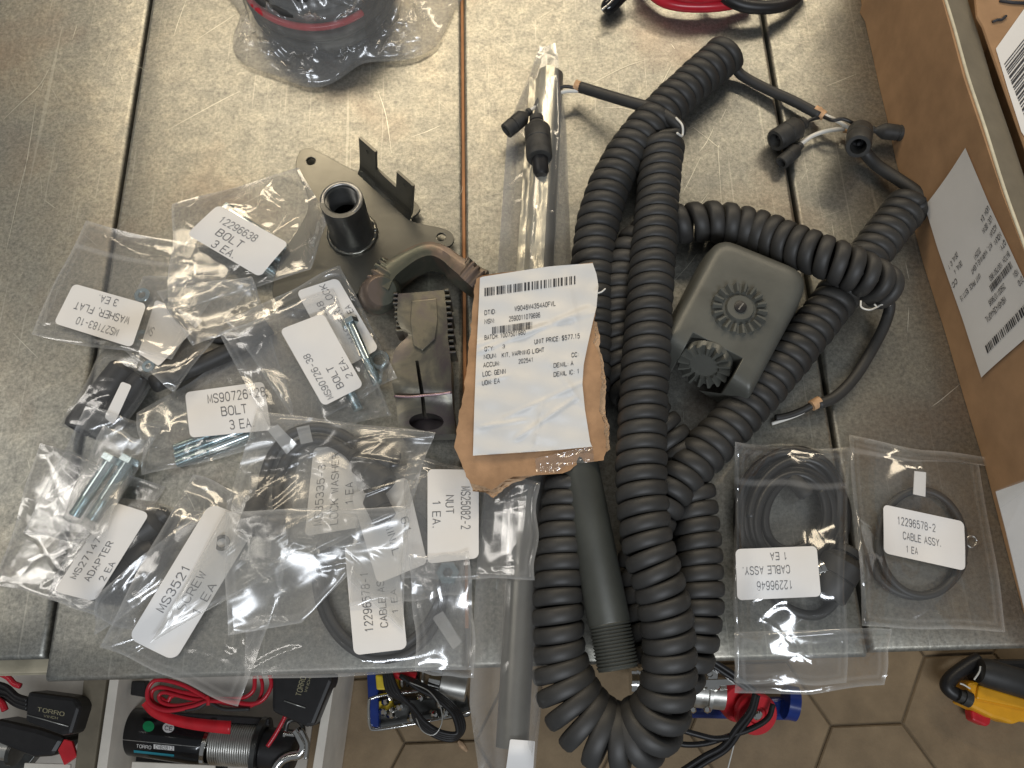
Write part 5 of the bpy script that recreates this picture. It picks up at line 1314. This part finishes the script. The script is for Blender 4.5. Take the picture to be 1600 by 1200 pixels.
# winch
zw = ZF + .085
wi = empty('winch', label='black cylinder winch motor with green dot and silver rope drum in the carton', cat='winch')
def cylpx(name, a, b, rpx, z, mat, parent, prof=None, seg=40):
    r = rpx * mm(*a, z); return lathe(name, Q(*a, z), Q(*b, z), [(t, r * k) for t, k in (prof or [(0, .93), (.02, 1), (.98, 1), (1, .93)])], MT[mat], parent, seg, 35)
mo = cylpx('motor_housing', (190, 1140), (328, 1160), 34, zw, 'blk', wi, [(0, .80), (.03, .94), (.06, 1), (.95, 1), (.97, .96), (1, .90)])
def oncyl(x, y, a, b, rpx, z, off=.0004):
    """point on the top side of a lying cylinder seen at a photo position"""
    A0, B0 = Q(*a, z), Q(*b, z); ax = (B0 - A0) / np.linalg.norm(B0 - A0); r = rpx * mm(*a, z) + off
    d = np.array([(x - 800) / F, (600 - y) / F, -1.]) @ RW.T; o_ = CAM - A0; dp = d - ax * d.dot(ax); op = o_ - ax * o_.dot(ax)
    A2, B2, C2 = dp.dot(dp), 2 * dp.dot(op), op.dot(op) - r * r; D = max(0, B2 * B2 - 4 * A2 * C2); t = (-B2 - math.sqrt(D)) / (2 * A2); return CAM + d * t
cw = lambda x, y, off=.0004: tuple(oncyl(x, y, (190, 1140), (328, 1160), 34, zw, off))
def oval(cx, cy, rx, ry, s, off=.0005, n=20): return [s(cx, cy, off)] + [s(cx + rx * math.cos(a), cy + ry * math.sin(a), off) for a in np.linspace(0, 2 * PI, n, endpoint=False)], [(0, 1 + k, 1 + (k + 1) % n) for k in range(n)]
v, f = oval(232, 1135, 9, 8.5, cw); mesh_obj('green_dot', v, f, MT['green'], mo, False)
v, f = oval(263, 1137, 9, 8, cw); mesh_obj('approval_dot', v, f, MT['paper'], mo, False)
def ptext(s, x0, y0, x1, y1, h, surf, mat, parent, name='printed_text'):
    v, f = text_geo(s, True); dx, dy = x1 - x0, y1 - y0; L = math.hypot(dx, dy); nx, ny = dy / L, -dx / L
    return mesh_obj(name, [surf(x0 + dx * a + nx * h * b, y0 + dy * a + ny * h * b) for a, b in v], f, MT[mat], parent, False)
cw2 = lambda x, y: cw(x, y, .0011)
ptext('CE', 257, 1140, 269, 1142, 6, cw2, 'ink', mo)
q = [cw(x, y, .0006) for x, y in ((208, 1160), (324, 1170), (324, 1178), (208, 1168))]
ptext('TORRO', 213, 1168, 236, 1170.5, 5, cw2, 'paper', mo); 
parts = [[cw(x, y, .0007) for x, y in ((240, 1163), (272, 1166), (272, 1173), (240, 1170))]]
mesh_obj('name_plate', parts[0], [(0, 1, 2, 3)], MT['paper'], mo, False); ptext('CWB2812', 242, 1169.5, 270, 1172, 5, cw2, 'ink', mo)
mesh_obj('name_plate', [cw(x, y, .0007) for x, y in ((209, 1172), (272, 1179), (272, 1183), (209, 1176))], [(0, 1, 2, 3)], MT['teal'], mo, False)
mesh_obj('name_plate', [cw(x, y, .0007) for x, y in ((190, 1155), (324, 1168), (324, 1169.2), (190, 1156.2))], [(0, 1, 2, 3)], MT['worn'], mo, False)
dr = cylpx('drum_flange', (328, 1160), (334, 1161), 37, zw, 'chrome', wi)
cylpx('drum_flange', (404, 1165), (412, 1166), 42, zw, 'steel', wi)
a, b = Q(334, 1161, zw), Q(404, 1165, zw); axd = b - a; Ld = np.linalg.norm(axd); axd /= Ld; rd = 30 * mm(370, 1160, zw); turns = 20
u_ = np.cross(axd, [0, 0, 1.]); u_ /= np.linalg.norm(u_); w_ = np.cross(axd, u_); tt = np.linspace(0, turns * 2 * PI, turns * 26)
mesh_obj('wire_rope', *tube_geo(a + axd * (tt / tt[-1] * Ld)[:, None] + rd * (np.cos(tt)[:, None] * u_ + np.sin(tt)[:, None] * w_), Ld / turns * .5, 8), MT['alu'], wi)
cylpx('gear_housing', (412, 1168), (462, 1174), 30, zw, 'blkm', wi)
slab('tie_rod', [(196, 1108), (420, 1122), (420, 1134), (196, 1120)], zw + .01, .012, 'blkm', wi)
slab('mounting_foot', [(196, 1176), (350, 1192), (350, 1204), (196, 1190)], zw - .02, .02, 'blkm', wi)
# hook shackles at the right end of the box
sk = empty('steel_hook', label='shiny steel hook and shackle beside the rope drum in the carton', cat='hook')
zk = ZF + .12
def Lp(pts, z): return [(x, y, z + (q[0] if q else 0)) for x, y, *q in pts]
tube('hook_body', Lp([(462, 1140), (468, 1150), (474, 1165), (468, 1178), (452, 1182), (438, 1190), (430, 1204), (440, 1216)], zk), .0075, MT['chrome'], sk)
tube('hook_latch', Lp([(470, 1140), (480, 1160), (478, 1186)], zk + .01), .004, MT['chrome'], sk)
tube('shackle', Lp([(446, 1142), (450, 1128), (462, 1124), (472, 1132), (474, 1146)], zk), .004, MT['steel'], sk)
lathe('hook_pin', Q(444, 1146, zk), Q(478, 1150, zk), [(0, .006), (.1, .006), (.12, .004), (1, .004)], MT['chrome'], sk)
rw = empty('red_cable', label='short red cable end beside the rope drum flange', cat='cable')
tube('cable', Lp([(418, 1166), (430, 1148), (440, 1130), (446, 1118)], ZF + .13), .0035, MT['redgloss'], rw)
# red webbing strap and red cable bundle
st = empty('webbing_strap', label='flat red webbing strap lying over the winch motor', cat='strap')
zs = ZF + .165
sp = catmull([np.array(a, float) for a in ((226, 1097), (240, 1112), (262, 1122), (290, 1129), (325, 1134), (360, 1137))], 8); T = np.gradient(sp, axis=0); T /= np.linalg.norm(T, axis=1)[:, None]; wv = np.linspace(7, 10.5, len(sp))[:, None]
A1 = sp + np.stack([-T[:, 1], T[:, 0]], 1) * wv; A0 = sp - np.stack([-T[:, 1], T[:, 0]], 1) * wv
V = [tuple(Q(*q, zs)) for q in A0] + [tuple(Q(*q, zs)) for q in A1]; n = len(sp); V += [(a, b, c - .002) for a, b, c in V]
Fc = [(i, i + 1, i + 1 + n, i + n) for i in range(n - 1)] + [(i + 2 * n, i + n * 3, i + 1 + n * 3, i + 1 + n * 2) for i in range(n - 1)] + [(i, i + 2 * n, i + 1 + 2 * n, i + 1) for i in range(n - 1)] + [(i + n, i + 1 + n, i + 1 + 3 * n, i + 3 * n) for i in range(n - 1)] + [(n - 1, 3 * n - 1, 4 * n - 1, 2 * n - 1)]
fixnormals(mesh_obj('strap_band', V, Fc, MT['red'], st, True))
rb = empty('red_cable', label='bundle of thin red cable loops above the winch under the bench edge', cat='cable')
zr = ZF + .175
for k, pts in enumerate(([(326, 1093), (300, 1086), (270, 1078), (250, 1074), (238, 1080), (238, 1095), (252, 1104), (280, 1106), (326, 1093)], [(326, 1094), (300, 1092), (275, 1086), (256, 1082), (248, 1088), (254, 1098), (278, 1102), (326, 1094)],
                         [(326, 1092), (285, 1070), (250, 1062), (236, 1068), (230, 1084), (236, 1100), (262, 1110), (300, 1104), (326, 1096), (360, 1096), (392, 1100), (412, 1092), (424, 1070), (420, 1050)], [(326, 1094), (356, 1100), (386, 1104), (404, 1094), (410, 1072), (405, 1050)],
                         [(326, 1092), (352, 1092), (380, 1090), (396, 1078), (398, 1056)], [(290, 1110), (310, 1106), (326, 1098), (350, 1108), (390, 1108)], [(326, 1093), (310, 1088), (288, 1082), (268, 1088), (262, 1096), (250, 1090)])):
    tube('cable', Lp(pts, zr + .004 * (k % 3)), .0029 if k % 2 else .0034, MT['redgloss' if k != 5 else 'rubber'], rb, 8, 8)
tube('cable_tie', Lp([(323, 1088), (326, 1094), (325, 1102)], zr + .010), .003, MT['red'], rb)
for k, (a, b, c) in enumerate((((170, 1078), (230, 1070), (225, 1100)),)): slab('cable_sheath', [(205, 1064), (226, 1064), (228, 1090), (203, 1086)], ZF + .13, .02, 'blkm', rb)
# black control boxes
def cbox(label, pts, z, th, txt, tm='goldink', lines_=1):
    t = empty('control_box', label=label, cat='control box'); o = slab('case', pts, z, th, 'blkm', t, .006)
    s = lambda x, y: tuple(Q(x, y, z + .0006)); ptext(txt[0], *txt[1:], s, tm, o); return t, o, s
t, o, s = cbox('black control box with gold lettering in the lower left carton', [(42, 1080), (118, 1090), (126, 1104), (112, 1148), (96, 1150), (38, 1128)], ZF + .19, .05, ('TORRO', 58, 1111, 100, 1119, 6))
ptext('WINCH', 68, 1120, 90, 1124, 3.5, s, 'goldink', o)
v, f = tube_geo(np.array([Q(42, 1117, ZF + .1912), Q(75, 1126, ZF + .1912), Q(107, 1135, ZF + .1912)]), .0009, 6); mesh_obj('case_groove', v, f, MT['alu'], o)
t, o, s = cbox('black control box with gold lettering standing right of the red cable bundle', [(425, 1040), (512, 1040), (520, 1062), (490, 1136), (478, 1136), (424, 1112)], ZF + .19, .05, ('TORRO', 470, 1088, 478, 1058, 8))
ptext('WINCH', 479, 1082, 486, 1060, 4, s, 'goldink', o)
v, f = tube_geo(np.array([Q(444, 1095, ZF + .1912), Q(477, 1106, ZF + .1912)]), .0009, 6); mesh_obj('case_groove', v, f, MT['alu'], o)
t = empty('winch', label='dark winch body partly seen in the lower left carton', cat='winch')
slab('motor_case', [(-10, 1122), (60, 1138), (102, 1152), (84, 1182), (50, 1184), (-10, 1160)], ZF + .14, .06, 'blkm', t, .008)
cylpx('rope_drum', (-12, 1168), (24, 1172), 16, ZF + .10, 'alu', t); cylpx('drum_flange', (22, 1172), (28, 1173), 22, ZF + .10, 'steel', t)
slab('mount_plate', [(-10, 1180), (60, 1176), (40, 1200), (-10, 1205)], ZF + .05, .02, 'steel', t)
slab('red_tag', [(100, 1155), (112, 1158), (120, 1182), (100, 1196), (90, 1172)], ZF + .15, .006, 'red', t, .001)
t = empty('red_cable', label='loose red and black cables at the far lower left', cat='cable')
tube('cable', Lp([(-5, 1050), (12, 1058), (22, 1068), (32, 1072)], ZF + .17), .0045, MT['redgloss'], t); tube('cable', Lp([(-6, 1092), (4, 1100), (8, 1110)], ZF + .17), .005, MT['redgloss'], t)
for k in range(3): tube('cable', Lp([(-10, 1068 + k * 9), (10, 1074 + k * 8), (26, 1088 + k * 6), (44, 1094 + k * 6)], ZF + .16), .005, MT['blkm'], t)

# blue and chrome hoist, left of the long sleeve
ho = empty('electric_hoist', label='chrome and blue electric hoist on the floor left of the long sleeve', cat='hoist')
zh = ZF + .07
slab('base_frame', [(572, 1040), (590, 1040), (592, 1140), (576, 1134)], zh, .05, 'blue', ho, .004)
slab('yellow_label', [(586, 1054), (622, 1058), (624, 1078), (588, 1078)], zh + .01, .03, 'ylabel', ho, .003)
slab('front_frame', [(578, 1092), (730, 1084), (736, 1120), (586, 1140)], zh - .02, .03, 'steel', ho, .006)
slab('yellow_label', [(590, 1096), (612, 1094), (616, 1108), (592, 1110)], zh - .01, .01, 'ylabel', ho, .001)
tube('chrome_rim', Lp([(577, 1092), (576, 1110), (578, 1134), (588, 1140), (640, 1132), (700, 1120), (736, 1112)], zh), .0028, MT['chrome'], ho)
tube('chrome_rim', Lp([(578, 1092), (600, 1086), (650, 1080), (700, 1074)], zh), .0028, MT['chrome'], ho)
cylpx('motor_housing', (690, 1066), (730, 1074), 22, zh, 'alu', ho); cylpx('motor_cap', (672, 1060), (690, 1064), 20, zh, 'chrome', ho)
cylpx('red_button', (614, 1052), (650, 1058), 8, zh + .02, 'red', ho)
rr = random.Random(6)
for k in range(16):
    x, y = rr.uniform(596, 716), rr.uniform(1082, 1126); lathe('clamp_nut', Q(x, y, zh - .008), Q(x + rr.uniform(3, 9), y + rr.uniform(-5, 5), zh + .004), [(0, .005), (.3, .006), (.7, .006), (1, .003)], MT['chrome'], ho, 8)
for k in range(5): cylpx('cooling_fin', (628 + k * 8, 1060), (631 + k * 8, 1060), 13, zh, 'blkm' if k % 2 else 'alu', ho)
hc = empty('black_cable', label='black power cable loops hanging down from the left hoist', cat='cable')
for k in range(4): tube('cable', Lp([(600 + k * 3, 1050), (608 + k * 5, 1082), (640 + k * 2, 1100 + k * 2), (650 + k * 4, 1126), (676 + k * 3, 1148 - k * 2), (706 + k, 1156 - k * 3), (724 - k * 3, 1140), (718 - k * 4, 1114), (690 - k * 3, 1088 + k), (655, 1068 + k * 3), (625, 1056)], zh + .03 + k * .004), .0038, MT['blkm'], hc, 8, 8)
tube('thin_wire', Lp([(640, 1066), (670, 1080), (688, 1105), (690, 1130), (678, 1148), (660, 1142), (650, 1122)], zh + .055), .0010, MT['alu'], hc, 6)
bit = lathe('floor_debris', Q(716, 1158, ZF + .003), Q(730, 1174, ZF + .003), [(0, .002), (.3, .005), (.7, .004), (1, .002)], MT['cardtorn'], None, 7); tag(bit, 'small torn scrap of cardboard on the floor by the cable loop', 'scrap')
# right hoist
h2 = empty('electric_hoist', label='chrome and blue electric hoist with red round cap right of the cord loop', cat='hoist')
slab('base_frame', [(1052, 1112), (1120, 1096), (1244, 1088), (1246, 1104), (1240, 1126), (1064, 1122)], zh - .02, .03, 'blue', h2, .006)
cylpx('motor_housing', (1075, 1078), (1130, 1084), 28, zh + .005, 'alu', h2, [(0, .9), (.04, 1), (.12, 1), (.13, .88), (.5, .88), (.52, 1.05), (.62, 1.05), (.64, .86), (1, .86)])
cylpx('motor_housing', (985, 1064), (1060, 1068), 22, zh, 'chrome', h2, [(0, .9)] + sum([[(.05 + k * .1, .92), (.10 + k * .1, .92), (.101 + k * .1, 1), (.145 + k * .1, 1)] for k in range(9)], []) + [(1, .9)])
cylpx('end_shell', (1226, 1096), (1244, 1100), 26, zh, 'blue', h2)
for x, y in ((1082, 1052), (1108, 1052), (1082, 1108), (1104, 1108), (1120, 1072)): lathe('housing_bolt', Q(x, y, zh + .03), Q(x + 1, y + 1, zh + .042), [(0, .006), (.8, .006), (1, .004)], MT['chrome'], h2, 6, 30)
slab('chrome_bracket', [(1090, 1062), (1150, 1060), (1150, 1070), (1092, 1074)], zh + .045, .008, 'chrome', h2, .001)
slab('chrome_bracket', [(1108, 1040), (1124, 1040), (1120, 1078), (1104, 1078)], zh + .04, .008, 'chrome', h2, .001)
c = Q(1184, 1118, zh + .03); n_ = np.array([.1, -.35, .93]); n_ /= np.linalg.norm(n_); rr_ = 33 * mm(1184, 1118, zh + .03)
cap = lathe('red_cap', c - n_ * .022, c, [(0, rr_ * .9), (.3, rr_), (.85, rr_), (1, rr_ * .93), (1, rr_ * .45), (.8, rr_ * .4), (.8, .001)], MT['red'], h2, 40)
lathe('red_cap', Q(1158, 1100, zh + .01) - n_ * .03, Q(1158, 1100, zh + .01), [(0, .034), (.8, .034), (1, .03)], MT['red'], h2, 40)
lathe('cap_hub', c - n_ * .004, c + n_ * .003, [(0, .008), (.7, .008), (1, .005)], MT['chrome'], h2, 16)
hc = empty('black_cable', label='black power cables trailing from the right hoist in front of its red cap', cat='cable')
for k, pts in enumerate(([(1208, 1100), (1200, 1122), (1175, 1138), (1140, 1150), (1100, 1162), (1062, 1162), (1042, 1146), (1040, 1130)], [(1180, 1084), (1172, 1110), (1152, 1136), (1130, 1165), (1100, 1182), (1066, 1204)], [(1184, 1086), (1176, 1114), (1158, 1140), (1136, 1170), (1104, 1190), (1080, 1206)],
                         [(1062, 1140), (1090, 1148), (1116, 1154), (1140, 1152)], [(1100, 1030), (1120, 1044), (1144, 1060), (1170, 1078)], [(1104, 1026), (1126, 1040), (1150, 1056), (1180, 1080)])):
    tube('cable', Lp(pts, zh + .05 + .004 * (k % 2)), .0046, MT['blkm'], hc, 8, 8)
tube('thin_wire', Lp([(1150, 1150), (1144, 1175), (1136, 1206)], zh + .02), .0011, MT['wirewht'], hc, 6)
# yellow pendant control
yc = empty('pendant_control', label='yellow pendant control with red button on the floor at lower right', cat='remote control')
zy2 = ZF + .06
yb = slab('case', [(1512, 1066), (1528, 1064), (1596, 1088), (1640, 1100), (1640, 1135), (1596, 1128), (1583, 1133), (1565, 1126), (1550, 1122), (1518, 1106), (1505, 1100), (1512, 1092)], zy2, .045, 'yellow', yc, .006)
slab('case_step', [(1530, 1070), (1596, 1090), (1640, 1102), (1640, 1114), (1600, 1108), (1526, 1092)], zy2 + .006, .010, 'yellow', yc, .003)
slab('red_button', [(1518, 1108), (1550, 1118), (1548, 1132), (1542, 1136), (1520, 1126)], zy2 - .02, .025, 'red', yc, .004)
gl = empty('black_cable', label='black cable sleeve running into the yellow pendant control', cat='cable')
tube('cable', Lp([(1514, 1094), (1500, 1088), (1486, 1080), (1480, 1070), (1490, 1056), (1512, 1040), (1530, 1030)], zy2 - .01), [.0115] * 1 and .012, MT['blkm'], gl, 14, 8)
lathe('cable_gland', Q(1498, 1086, zy2), Q(1516, 1094, zy2), [(0, .010), (.4, .010), (.42, .013), (1, .013)], MT['rubber2'], gl, 12)
bd = empty('black_case', label='black case lying behind the yellow pendant control', cat='case')
slab('case', [(1520, 1030), (1640, 1030), (1640, 1108), (1590, 1092), (1530, 1068), (1522, 1060)], zy2 - .012, .03, 'blkm', bd, .008)
lathe('case_tube', Q(1530, 1048, zy2 + .01), Q(1630, 1078, zy2 + .01), [(0, .02), (.1, .024), (.9, .024), (1, .02)], MT['rubber'], bd, 24)
tube('white_cord', Lp([(1500, 1068), (1506, 1070), (1516, 1076)], zy2 + .014), .0014, MT['wirewht'], yc, 6)
tube('white_cord', Lp([(1532, 1041), (1530, 1050), (1522, 1062)], zy2 + .014), .0016, MT['wirewht'], yc, 6)

# =================================================================== origins: every thing's Empty sits at the base of its thing
bpy.context.view_layer.update()
def allmesh(o):
    out = [o] if o.type == 'MESH' else []
    for c in o.children: out += allmesh(c)
    return out
for o in list(SC.collection.objects):
    if o.parent is None and o.type == 'EMPTY' and o.children:
        lo = np.array([1e9] * 3); hi = -lo
        for m in allmesh(o):
            b = np.array([m.matrix_world @ Vector(c) for c in m.bound_box]); lo = np.minimum(lo, b.min(0)); hi = np.maximum(hi, b.max(0))
        base = Vector(((lo[0] + hi[0]) / 2, (lo[1] + hi[1]) / 2, lo[2])); o.location = base
        for c in o.children: c.location = c.location - base
